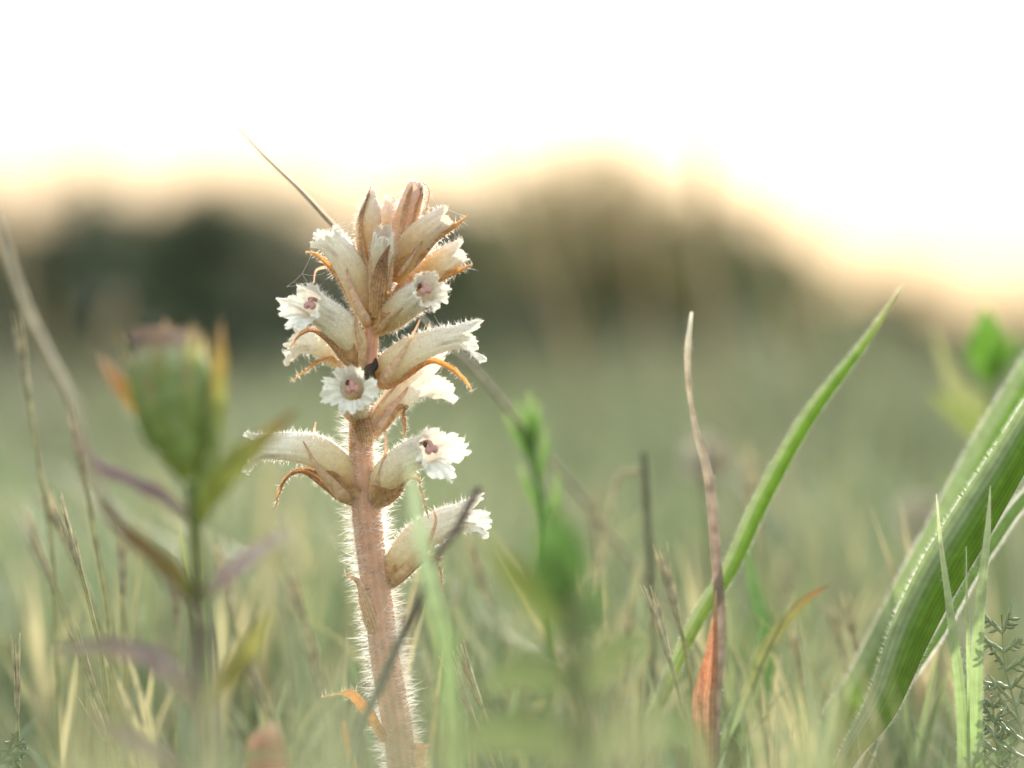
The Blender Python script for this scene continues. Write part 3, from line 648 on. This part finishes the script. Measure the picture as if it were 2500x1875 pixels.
# the broad leaves on the right
FOLD_SHEEN = lin(136, 150, 132)  # pale left strip: sky sheen on the fold plus paler underside, painted in
BL = [lin(112, 126, 88), lin(98, 126, 62), lin(90, 124, 50), lin(88, 122, 46), lin(90, 126, 52)]
bp = ground_pt(1960, 0, 20); bp[2] = 0
t = thing('broadleaf_plant', bp, 'plant with broad ribbed green leaves and silvery hairy edges leaning over the grass', 'plant')
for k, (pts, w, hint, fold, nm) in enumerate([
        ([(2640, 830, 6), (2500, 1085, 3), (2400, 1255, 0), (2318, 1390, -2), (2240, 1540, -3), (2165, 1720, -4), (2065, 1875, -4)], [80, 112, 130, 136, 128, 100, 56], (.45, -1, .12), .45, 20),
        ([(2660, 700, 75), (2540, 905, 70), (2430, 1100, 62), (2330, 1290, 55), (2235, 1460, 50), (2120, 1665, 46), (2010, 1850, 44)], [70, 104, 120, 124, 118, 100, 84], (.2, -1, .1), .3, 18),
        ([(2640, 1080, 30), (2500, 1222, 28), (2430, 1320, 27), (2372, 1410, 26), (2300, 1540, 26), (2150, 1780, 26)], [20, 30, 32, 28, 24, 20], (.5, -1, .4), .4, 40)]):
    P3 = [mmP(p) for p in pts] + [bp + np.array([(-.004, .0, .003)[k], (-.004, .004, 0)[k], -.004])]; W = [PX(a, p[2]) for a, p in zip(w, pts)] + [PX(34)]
    g = Geo(); v, f = ribbon(g, P3[::-1], W[::-1], BL if k < 2 else [lin(84, 108, 74)] * 2, hint=hint, fold=fold, n=80, nc=13, xc=(FOLD_SHEEN, -1, .3) if k < 2 else None)
    o = build('leaf', g, M_broad, t)
    gh = Geo(); edge_hairs(gh, v, 13, .0014, nm, 90 + k, rad=.00004); hb = build('hair', gh, M_hair, o); hb['kind'] = 'stuff'
# a young shoot of three blades
sp = P(2368, 1875, -12); sp[2] = 0
t = thing('grass_shoot', sp, 'young pale green grass shoot of three slim hairy blades before the broad leaves', 'grass')
for pts, w, fo in [([(2286, 1206, -12), (2299, 1337, -12), (2317, 1465, -12), (2338, 1621, -12), (2352, 1762, -12), (2355, 1880, -12)], [2, 13, 20, 28, 32, 34], .3),
                   ([(2418, 1185, -14), (2412, 1302, -14), (2398, 1444, -14), (2388, 1585, -14), (2384, 1760, -14), (2382, 1880, -14)], [2, 18, 28, 36, 42, 42], .35),
                   ([(2359, 1334, -10), (2361, 1479, -10), (2365, 1621, -10), (2369, 1760, -10), (2370, 1880, -10)], [2, 7, 11, 14, 14], .3)]:
    P3 = [mmP(p) for p in pts] + [np.array([sp[0], sp[1], -0.004])]; W = [PX(a, -20) for a in w] + [PX(12, -20)]
    g = Geo(); v, f = ribbon(g, P3[::-1], W[::-1], [lin(150, 166, 120), lin(150, 172, 124), lin(158, 178, 134), lin(176, 190, 150), lin(200, 204, 170)], hint=(.25, -1, 0), fold=fo, n=50, nc=7)
    o = build('blade', g, M_leaf, t); gh = Geo(); edge_hairs(gh, v, 7, .0008, 5, 5, rad=.000025); hb = build('hair', gh, M_hair, o); hb['kind'] = 'stuff'

# feathery leaves
def feather_leaf(label, pts, nseg, seglen, seed, col=lin(150, 164, 130)):
    r = np.random.default_rng(seed); P3 = [mmP(p) for p in pts]; mm = pts[0][2]
    base = P3[0].copy(); base[2] = -0.003
    P3 = [base] + P3; t = thing('feathery_leaf', base, label, 'leaf')
    g = Geo(); tube(g, P3, [.0006, .0005, .0003, .00015], [col], ns=6, n=24); build('midrib', g, M_grass, t)
    p, par = spline([mmP(q) for q in pts], nseg); T = tangents(p)
    for i in range(nseg - 1):
        for sg in (-1, 1):
            L = PX(seglen) * (1 - .65 * i / nseg) * r.uniform(.8, 1.2)
            sd = unit(np.cross(T[i], [0, -1, 0])) * sg
            dirv = unit(sd * r.uniform(.4, 1.1) + T[i] * r.uniform(.3, 1.1) + np.array([r.uniform(-.3, .3), r.uniform(-.9, .9), r.uniform(-.2, .3)]))
            g = Geo(); e = p[i] + dirv * L
            tube(g, [p[i], p[i] + dirv * L * .5 + T[i] * L * .06, e + T[i] * L * .15], [.0005, .00048, .0002], [col], ns=5, n=7)
            for q in (.3 + r.uniform(-.1, .1), .6 + r.uniform(-.1, .1), .85):
                for s2 in (-1, 1):
                    b = p[i] + dirv * L * q; d2 = unit(dirv * .8 + T[i] * s2 * .8 + np.array([0, r.uniform(-.4, .4), 0])); l2 = L * r.uniform(.2, .6)
                    tube(g, [b, b + d2 * l2 * .6, b + d2 * l2 + dirv * l2 * .15], [.00042, .00046, .00016], [col * r.uniform(.85, 1.2)], ns=5, n=5)
            build('leaflet', g, M_grass, t)
feather_leaf('feathery grey green leaf of thread-like lobes below the broad leaves', [(2520, 1900, -6), (2490, 1760, -6), (2455, 1630, -6), (2445, 1500, -6)], 10, 95, 1)
feather_leaf('feathery leaf rising beside the thread-lobed leaf under the broad leaves', [(2440, 1910, -2), (2432, 1800, -2), (2420, 1690, -2)], 7, 60, 2)
feather_leaf('small feathery leaf low in the grass far from the broad leaves', [(-30, 1910, -4), (10, 1850, -4), (60, 1800, -4)], 6, 60, 3, lin(110, 128, 84))

# dry stalks
def stalk(name, label, pts, r0, cols, cat='stalk', mat=None, group=None, down=True, sub=None):
    P3 = [mmP(p) for p in pts]; rr = [PX(a, p[2]) for a, p in zip(r0, pts)]
    if down: P3.append(ground_pt(pts[-1][0] + (pts[-1][0] - pts[-2][0]) * .4, 0, pts[-1][2])); rr.append(rr[-1])
    g = Geo(); tube(g, P3[::-1], rr[::-1], list(cols)[::-1], ns=8, n=60)
    o = build(name, g, mat or M_dry); tag(o, label, cat, group); return o
stalk('dry_stalk', 'long thin dry stalk arching behind the broomrape with its tip against the sky', [(578, 308, 20), (650, 385, 22), (730, 460, 25), (800, 535, 28), (900, 640, 45), (1050, 800, 75), (1170, 915, 100), (1290, 1060, 125), (1400, 1190, 145), (1500, 1320, 160), (1600, 1450, 170), (1700, 1600, 175)],
      [1.2, 3, 4, 5, 5.5, 6, 6, 6, 6, 6, 6, 6], [lin(186, 172, 152), lin(170, 160, 142), lin(166, 160, 142), lin(164, 158, 142), lin(164, 160, 144)])
stalk('dark_stalk', 'dark grey green stalk with brown nodes slanting in front of the broomrape', [(1172, 1188, -85), (1145, 1235, -85), (1110, 1300, -85), (1060, 1370, -85), (1020, 1480, -85), (988, 1540, -85), (935, 1660, -85), (857, 1875, -85)],
      [7, 11, 10, 8, 12, 10, 10, 11], [lin(120, 106, 102), lin(110, 96, 92), lin(136, 124, 112), lin(118, 106, 96), lin(112, 104, 94), lin(120, 134, 114), lin(120, 134, 118), lin(126, 140, 122)])
stalk('dry_stalk', 'pale curved dry stalk sweeping down beside the purplish thistle', [(-40, 420, -130), (0, 560, -130), (60, 740, -130), (110, 850, -130), (172, 980, -130), (205, 1080, -130), (250, 1210, -130), (330, 1320, -130), (430, 1450, -130), (520, 1620, -130)],
      [5, 7, 9, 10, 11, 9, 8, 7, 7, 7], [lin(196, 188, 170), lin(200, 192, 172), lin(188, 178, 158), lin(176, 162, 146), lin(160, 146, 134), lin(152, 144, 124)])
stalk('broken_stalk', 'short dark grey broken stem standing upright near the dead blade', [(1570, 1105, 110), (1576, 1200, 110), (1582, 1300, 110), (1590, 1420, 110)], [7, 8, 8, 8], [lin(110, 108, 92), lin(98, 98, 82)])
stalk('bent_straw', 'pale straw bent over like a hook beside the dark broken stem', [(1575, 1150, 120), (1530, 1152, 120), (1504, 1172, 120), (1490, 1240, 120), (1470, 1350, 120), (1440, 1480, 120)], [6, 8, 7, 5, 4, 4], [PALE, PALE, lin(180, 172, 146)])
tall = 'tall dry stalks far behind the broomrape'
for (x, yt, x2, mm, rad_) in [(1705, 40, 1745, 1150, 16), (1180, 330, 1420, 1300, 10), (1330, 420, 1420, 1500, 9), (1560, 470, 1600, 1400, 8), (1880, 560, 1950, 1200, 9), (2000, 640, 1960, 1500, 8), (300, 720, 240, 1100, 12), (120, 700, 130, 1300, 8), (30, 380, 60, 1400, 8)]:
    stalk('tall_dry_stalk', 'tall dry stalk out of focus in the meadow behind the broomrape', [(x, yt, mm), ((x + x2) / 2 - 4, (yt + 900) / 2, mm), (x2, 950, mm)], [rad_ * .7, rad_, rad_ * .6], [lin(196, 176, 140), lin(160, 146, 116)], group=tall)

# the thistle-like plant in front, left
def leaf_part(t, pts, w, cols, hint=(0, -1, .3), fold=.3, name='leaf', wave=.15, mat=None):
    g = Geo(); ribbon(g, [mmP(p) for p in pts], [PX(a, p[2]) * 1.25 for a, p in zip(w, pts)], cols, hint=hint, fold=fold, n=24, nc=7, wave=wave)
    return build(name, g, mat or M_matte, t)
m = -125
b0 = ground_pt(492, 1900, m); b0[2] = 0
t = thing('thistle', b0, 'purplish thistle plant with one fat green bud, out of focus before the grass', 'plant')
g = Geo(); tube(g, [b0 - [0, 0, .004], P(490, 1900, m), P(482, 1700, m), P(486, 1500, m), P(478, 1330, m), P(470, 1180, m)], [PX(q, m) for q in (15, 14, 14, 15, 16, 18)], [lin(130, 112, 100), lin(130, 112, 104), lin(128, 110, 108), lin(124, 130, 84), lin(120, 140, 84)], ns=10, n=40)
build('stem', g, M_leaf, t)
# bud: an egg of overlapping scales
g = Geo(); prof_t = np.linspace(0, 1, 18); cen = [P(466, 1175, m), P(450, 1080, m), P(425, 960, m), P(408, 890, m), P(398, 840, m), P(392, 800, m)]
tube(g, cen, [PX(q, m) for q in (26, 80, 106, 94, 64, 22)], [lin(160, 174, 96), lin(150, 172, 104), lin(150, 172, 116), lin(164, 180, 134), lin(190, 176, 156), lin(206, 184, 172)], ns=24, n=24)
bud = build('bud', g, M_matte, t)
for k in range(20):                 # overlapping pointed scales, the upper ones standing off
    a = k * 2.4; lv = (k / 20) ** .8; cp, _ = spline(cen, 40); ci = cp[int(3 + lv * 20)]; ci2 = cp[min(39, int(17 + lv * 20))]
    rr = PX(np.interp(lv, [0, .35, .7, 1], [70, 108, 104, 92]), m); o1 = np.array([math.cos(a), math.sin(a), 0])
    p0 = ci + o1 * rr * .9; p1 = (ci + ci2) / 2 + o1 * (rr * 1.06); p2 = ci2 + o1 * rr * (1.0 + .22 * lv) + np.array([0, 0, PX(24 + 30 * lv, m)])
    g = Geo(); ribbon(g, [p0, p1, p2], [PX(46, m), PX(66, m), PX(3, m)], [lin(150, 172, 100), lin(154, 172, 108), lin(176, 150, 126)], hint=o1, cup=.3, n=10, nc=5)
    build('scale', g, M_matte, bud)
g = Geo()
for k in range(150):
    a = rng.uniform(0, 6.283); q = math.sqrt(rng.uniform(0.05, 1)) * PX(76, m); p0 = P(398, 836, m) + [q * math.cos(a), q * math.sin(a), 0]
    tube(g, [p0, p0 + [q * .25 * math.cos(a), q * .2 * math.sin(a), PX(rng.uniform(16, 40), m)]], [PX(4, m), PX(1.5, m)], [lin(176, 150, 144), lin(190, 168, 160)], ns=4, n=3)
o = build('floret_tuft', g, M_dry, bud); o['kind'] = 'stuff'
GRP = lin(156, 138, 144); YG = lin(132, 142, 74); PUR = lin(146, 122, 132); OL = lin(124, 112, 70)
leaf_part(t, [(470, 1240, m), (505, 1130, m - 4), (520, 1000, m - 6), (530, 890, m - 6), (540, 780, m - 4)], [26, 50, 52, 40, 6], [lin(140, 160, 90), lin(140, 156, 110), lin(140, 150, 90), lin(140, 120, 70), lin(130, 104, 90)], hint=(-.6, -1, 0))
leaf_part(t, [(440, 1120, m + 20), (385, 1050, m + 12), (325, 975, m + 8), (280, 920, m + 6), (244, 866, m + 4)], [26, 36, 40, 30, 8], [lin(140, 140, 60), lin(140, 120, 60), lin(136, 104, 76), lin(140, 120, 116)])
leaf_part(t, [(478, 1275, m), (515, 1200, m - 8), (575, 1125, m - 12), (640, 1070, m - 12), (722, 1000, m - 10)], [30, 52, 60, 44, 10], [YG, YG, lin(130, 138, 76), lin(122, 116, 72), lin(104, 84, 60)], hint=(-.3, -1, .2))
leaf_part(t, [(470, 1265, m), (395, 1205, m + 6), (320, 1165, m + 10), (240, 1130, m + 12), (180, 1060, m + 14)], [24, 40, 42, 36, 8], [lin(150, 140, 120), PUR, PUR, lin(140, 124, 124)], hint=(0, -.5, 1))
leaf_part(t, [(482, 1490, m), (440, 1415, m - 4), (375, 1350, m - 6), (300, 1290, m - 6), (240, 1225, m - 4)], [30, 46, 46, 30, 8], [lin(120, 130, 80), OL, lin(130, 106, 80), lin(126, 110, 96)], hint=(0, -1, .8))
leaf_part(t, [(488, 1460, m), (540, 1410, m - 4), (610, 1355, m - 6), (700, 1296, m - 4)], [24, 44, 42, 12], [lin(140, 150, 116), GRP, lin(146, 136, 142), lin(150, 140, 144)], hint=(0, -1, .6))
leaf_part(t, [(480, 1720, m), (430, 1645, m - 4), (350, 1590, m - 6), (240, 1572, m - 8), (120, 1590, m - 8)], [34, 54, 58, 48, 10], [lin(136, 124, 100), GRP, lin(128, 116, 112), lin(126, 120, 112)], hint=(0, -1, .9))
leaf_part(t, [(486, 1720, m), (540, 1665, m - 8), (600, 1590, m - 10), (662, 1490, m - 10)], [30, 50, 46, 12], [lin(128, 132, 78), OLV, lin(140, 140, 84)], hint=(-.2, -1, .4))
leaf_part(t, [(488, 1900, m), (420, 1850, m - 6), (320, 1800, m - 8), (210, 1745, m - 8)], [30, 48, 44, 10], [lin(128, 132, 92), GRP, lin(134, 120, 112)], hint=(0, -1, .8))
leaf_part(t, [(492, 1890, m), (560, 1850, m), (640, 1838, m), (720, 1845, m)], [24, 30, 26, 6], [lin(128, 132, 92), lin(130, 132, 100)], hint=(0, -.6, 1))

# leafy green plant close to the lens, centre
m = -185
b0 = ground_pt(1440, 1990, m); b0[2] = 0
t = thing('leafy_weed', b0, 'soft green leafy weed close in front, blurred between broomrape and dead blade', 'plant')
g = Geo(); tube(g, [b0 - [0, 0, .004], P(1430, 1900, m), P(1410, 1650, m), P(1380, 1400, m), P(1366, 1310, m)], [PX(q, m) for q in (20, 20, 20, 18, 12)], [lin(120, 132, 88)], ns=8); build('stem', g, M_leaf, t)
for pts, w, cs in [([(1385, 1480, m), (1372, 1390, m - 6), (1358, 1300, m - 8), (1345, 1230, m - 6)], [60, 116, 84, 12], [lin(84, 112, 66), lin(76, 106, 60), lin(88, 116, 70)]),
                   ([(1392, 1540, m), (1330, 1470, m), (1260, 1400, m - 4), (1185, 1325, m - 6)], [44, 74, 60, 10], [lin(96, 116, 70), lin(106, 118, 70), lin(118, 124, 80)]),
                   ([(1400, 1560, m), (1440, 1490, m + 6), (1470, 1410, m + 10)], [50, 84, 10], [lin(92, 114, 72), lin(98, 120, 80)]),
                   ([(1410, 1680, m), (1340, 1640, m - 6), (1250, 1640, m - 8), (1170, 1690, m - 8)], [40, 84, 72, 12], [lin(104, 118, 80), lin(112, 124, 86)]),
                   ([(1415, 1690, m), (1480, 1610, m), (1540, 1570, m - 4), (1620, 1560, m - 6)], [40, 70, 60, 12], [lin(104, 118, 80), lin(114, 126, 92)]),
                   ([(1425, 1840, m), (1330, 1790, m - 6), (1220, 1780, m - 8), (1090, 1820, m - 8)], [50, 100, 90, 14], [lin(104, 118, 80), lin(112, 124, 86)]),
                   ([(1430, 1850, m), (1520, 1790, m), (1610, 1770, m - 4), (1720, 1800, m - 6)], [50, 100, 84, 12], [lin(104, 120, 84), lin(114, 128, 94)])]:
    leaf_part(t, pts, w, cs, hint=(0, -1, .4))

# fresh green shoot right of the flower
m = 120
b0 = ground_pt(1345, 1500, m); b0[2] = 0
t = thing('green_shoot', b0, 'fresh bright green needle-leaved shoot between broomrape and dead blade', 'plant')
g = Geo(); tube(g, [b0 - [0, 0, .004], P(1340, 1400, m), P(1325, 1240, m), P(1305, 1130, m), P(1296, 1040, m)], [PX(q, m) for q in (10, 10, 10, 10, 8)], [lin(110, 150, 76)], ns=8); build('stem', g, M_leaf, t)
NG = [lin(98, 130, 74), lin(106, 138, 80), lin(140, 160, 114)]
for pts, w in [([(1300, 1110, m), (1296, 1030, m - 3), (1291, 955, m - 3)], [16, 26, 6]), ([(1304, 1130, m), (1265, 1065, m), (1232, 1008, m)], [14, 22, 5]), ([(1300, 1110, m), (1275, 1030, m + 3), (1258, 970, m + 4)], [12, 16, 4]),
               ([(1302, 1120, m), (1312, 1040, m + 2), (1314, 975, m + 3)], [12, 18, 4]), ([(1312, 1170, m), (1330, 1100, m), (1334, 1040, m)], [12, 16, 4]), ([(1325, 1260, m), (1290, 1190, m), (1266, 1130, m)], [12, 18, 4]), ([(1332, 1300, m), (1355, 1220, m), (1362, 1150, m)], [12, 18, 4])]:
    leaf_part(t, pts, w, NG, fold=.4, wave=.02)

# leafy plant on the right, behind
m = 260
b0 = ground_pt(2440, 1500, m); b0[2] = 0
t = thing('leafy_plant', b0, 'blurred leafy plant with a dark green top leaf against the peach sky', 'plant')
g = Geo(); tube(g, [b0 - [0, 0, .004], P(2440, 1400, m), P(2430, 1150, m), P(2425, 980, m), P(2420, 860, m)], [PX(q, m) for q in (12, 12, 10, 9, 6)], [lin(140, 154, 96)], ns=8); build('stem', g, M_leaf, t)
for pts, w, cs in [([(2424, 940, m), (2415, 870, m - 4), (2412, 800, m - 6), (2405, 745, m - 6)], [30, 90, 60, 8], [lin(96, 134, 60), lin(90, 130, 56), lin(104, 140, 72)]), ([(2424, 930, m), (2450, 870, m), (2490, 820, m)], [20, 46, 8], [lin(96, 134, 60)] * 2),
                   ([(2428, 1040, m), (2380, 980, m), (2330, 930, m), (2280, 800, m)], [20, 50, 36, 8], [lin(134, 144, 96), lin(142, 148, 108), lin(146, 146, 112)]), ([(2430, 1100, m), (2380, 1040, m), (2320, 990, m), (2270, 960, m)], [20, 46, 36, 8], [lin(124, 138, 84), lin(134, 144, 94)]),
                   ([(2430, 1140, m), (2480, 1060, m), (2540, 1010, m)], [20, 50, 8], [lin(130, 150, 84)] * 2), ([(2436, 1250, m), (2370, 1190, m), (2300, 1170, m)], [20, 50, 8], [lin(130, 150, 90)] * 2)]:
    leaf_part(t, pts, w, cs)

# yellow flower low on the left, behind
m = 420
b0 = ground_pt(40, 1750, m); b0[2] = 0
t = thing('yellow_flower', b0, 'small blurred orange yellow flower low in the grass', 'flower')
c0 = P(38, 1590, m)
g = Geo(); tube(g, [b0 - [0, 0, .004], (b0 + c0) / 2 + [.002, 0, 0], c0], [.0008, .0008, .0012], [lin(120, 140, 80)], ns=6); build('stem', g, M_leaf, t)
for k in range(11):
    a = k * 0.571; e = np.array([math.cos(a), -.35, math.sin(a)]); g = Geo()
    ribbon(g, [c0, c0 + e * PX(36, m), c0 + e * PX(66, m)], [PX(12, m), PX(34, m), PX(12, m)], [lin(224, 160, 50), lin(232, 176, 60)], hint=(0, -1, .2), cup=.2, n=8); build('petal', g, M_petal, t)
g = Geo(); blob(g, c0 - [0, .002, 0], (.002, .002, .002), lin(190, 120, 40)); build('disc', g, M_petal, t)

# reddish leaf, bottom, and small ones
blade('reddish_leaf', 'dull reddish brown leaf low in the grass before the broomrape', [(665, 1762, -110), (655, 1810, -110), (650, 1870, -110)], [14, 80, 100], [lin(176, 150, 136), lin(170, 124, 108), lin(160, 110, 96)], fold=.2, cat='leaf', root=648, mat=M_dry)
blade('orange_leaf', 'small orange withered leaf at the foot of the broomrape', [(838, 1760, 30), (848, 1820, 30), (860, 1890, 30)], [4, 18, 20], [lin(220, 160, 100), lin(216, 150, 90)], fold=.2, cat='leaf', mat=M_dry)
blade('pale_blade', 'pale grey green blade rising just in front of the broomrape lower flowers', [(1000, 1110, -130), (1010, 1200, -130), (1030, 1320, -130), (1062, 1480, -130), (1100, 1680, -130)], [6, 24, 32, 38, 40], [lin(170, 180, 164), lin(150, 166, 146), lin(130, 150, 116), lin(116, 138, 96)], fold=.2)

# grass heads with long awns
def awn_head(pts, nawn, awn_px, spread, seed, col=PALE):
    """pts: tip-side pixel of the head's base, then stalk down"""
    r = np.random.default_rng(seed); top = mmP(pts[0]); nxt = mmP(pts[1]); ax = unit(top - nxt); mm = pts[0][2]
    gp = ground_pt(pts[-1][0] + (pts[-1][0] - pts[-2][0]) * .6, 0, pts[-1][2])
    t = thing('barley_grass', gp, 'pale straw coloured grass head with long straight awns in the meadow', 'grass', 'awned grass heads')
    g = Geo(); tube(g, [gp] + [mmP(p) for p in pts][::-1], [.0005] * 2, [lin(150, 156, 110), lin(180, 176, 136)], ns=6, n=16); build('stalk', g, M_dry, t)
    g = Geo(); n = nawn
    for i in range(n):
        s = r.uniform(0, 1); b = top + (nxt - top) * s * .45; q = unit(r.standard_normal(3)); q = unit(q - ax * (q @ ax))
        d = unit(ax + q * spread * r.uniform(.3, 1)); L = PX(awn_px, mm) * r.uniform(.6, 1.1)
        tube(g, [b, b + d * L * .12, b + d * L * .3, b + d * L + ax * L * .05], [.0003, .0007, .0004, .00008], [col * r.uniform(.85, 1.1)], ns=4, n=6, cap=False)
    o = build('awns', g, M_dry, t); o['kind'] = 'stuff'
heads = [((180, 1330), (225, 1500), (260, 1700), 0), ((200, 1130), (235, 1330), (270, 1600), -60), ((150, 1300), (230, 1480), (280, 1700), 60), ((215, 1640), (270, 1780), (300, 1900), -5), ((300, 1420), (305, 1560), (310, 1750), 60),
         ((40, 1700), (44, 1820), (50, 1950), 0), ((270, 1830), (300, 1900), (320, 1990), 5), ((110, 1380), (170, 1520), (210, 1700), -80), ((430, 1500), (430, 1640), (430, 1800), 70), ((740, 1500), (790, 1640), (820, 1800), 80), ((780, 1680), (800, 1780), (810, 1900), 60),
         ((1140, 1720), (1190, 1830), (1230, 1960), 5), ((1165, 1700), (1200, 1790), (1230, 1900), 8), ((1620, 1560), (1660, 1700), (1690, 1850), 10), ((1640, 1450), (1680, 1620), (1700, 1800), 25), ((1530, 1620), (1520, 1720), (1510, 1850), 60), ((1850, 1250), (1880, 1420), (1900, 1700), 140), ((1830, 1210), (1850, 1400), (1870, 1650), 170),
         ((2090, 1580), (2110, 1700), (2130, 1850), 70), ((2060, 1600), (2090, 1720), (2120, 1850), 90), ((1720, 1180), (1730, 1350), (1740, 1600), 260), ((1450, 1330), (1450, 1480), (1450, 1700), 150), ((1960, 1650), (1980, 1760), (2000, 1900), 60), ((1180, 1420), (1240, 1600), (1280, 1800), 130), ((60, 900), (90, 1100), (130, 1400), 60),
         ((640, 1700), (690, 1800), (720, 1950), -70), ((1000, 1560), (1030, 1680), (1060, 1850), 120), ((560, 1450), (590, 1600), (610, 1800), 100), ((1400, 1560), (1410, 1680), (1420, 1850), 180), ((1920, 1480), (1930, 1600), (1940, 1800), 200)]
for k, (a, b, c, mm) in enumerate(heads):
    awn_head([(*a, mm), (*b, mm), (*c, mm)], 20, 150, .16, 300 + k, col=PALE * random.uniform(.85, 1.05))

# slim blades one can pick out in the middle distance
mid = 'loose grass tufts around the broomrape'
rb = np.random.default_rng(77)
for k in range(96):
    mm = float(rb.choice([rb.uniform(35, 340), rb.uniform(-260, -80)], p=[.78, .22])); x = rb.uniform(-60, 2560); yt = rb.uniform(1180, 1600) if mm > 0 else rb.uniform(1500, 1750)
    if 760 < x < 1140 and mm < 40: continue
    gp = ground_pt(x, 0, mm)
    pi_ = rb.integers(0, 5); cn = ['mid green', 'grey green', 'pale green', 'straw coloured', 'dry brownish'][pi_]; wh = 'behind' if mm > 0 else 'in front of'
    t = thing('grass_tuft', gp, f'small tuft of slim {cn} grass blades {wh} the broomrape', 'grass', f'{cn} grass tufts {wh} the broomrape')
    for q in range(rb.integers(2, 5)):
        dx = rb.uniform(-150, 150); y2 = yt + rb.uniform(0, 160); pal = [lin(104, 130, 84), lin(118, 136, 100), lin(136, 142, 112), lin(190, 182, 150), lin(170, 160, 136)][pi_] * rb.uniform(.85, 1.15)
        tip = P(x + dx, y2, mm); hgt = tip[2]; o1 = np.array([rb.uniform(-.3, .3), rb.uniform(-1, 1), 0]) * .012
        g = Geo(); ribbon(g, [gp, gp + [o1[0] * .2, o1[1] * .2, hgt * .4], gp + [(tip[0] - gp[0]) * .45, o1[1] * .6, hgt * .78], tip + [0, o1[1], 0]], [PX(16, mm), PX(24, mm), PX(17, mm), PX(2, mm)], [pal, pal, lin(190, 184, 150) * .5 + pal * .5], hint=(rb.uniform(-1, 1), -1, 0), fold=.4, n=14, nc=5)
        build('blade', g, M_grass, t)

# round fluffy seed heads in the middle distance
for k, (x, y, mm, rp) in enumerate([(1722, 1120, 260, 62), (2240, 1270, 420, 60)]):
    c0 = P(x, y, mm); gp = ground_pt(x + 20, 0, mm)
    t = thing('fluffy_seed_head', gp, ['round whitish fluffy seed head blurred behind the dead brown blade', 'round whitish fluffy seed head blurred beside the broad ribbed leaves'][k], 'seed head')
    g = Geo(); tube(g, [gp, (gp + c0) / 2 + [.002, 0, 0], c0], [.0008, .0008, .0012], [lin(140, 146, 110)], ns=6); build('stem', g, M_dry, t)
    g = Geo()
    for q in range(170):
        d = unit(rng.standard_normal(3)); L = PX(rp, mm) * rng.uniform(.85, 1.05); e = c0 + d * L
        tube(g, [c0 + d * L * .1, e], [.00012, .0001], [lin(200, 190, 175)], ns=3, n=3, cap=False)
        a = unit(np.cross(d, rng.standard_normal(3))); b = np.cross(d, a)
        for w in range(5):
            o = a * math.cos(w * 1.257) + b * math.sin(w * 1.257); tube(g, [e, e + (o + d * .5) * L * .2], [.0001, .00006], [lin(214, 208, 196)], ns=3, n=3, cap=False)
    o = build('fluff', g, M_dry, t); o['kind'] = 'stuff'
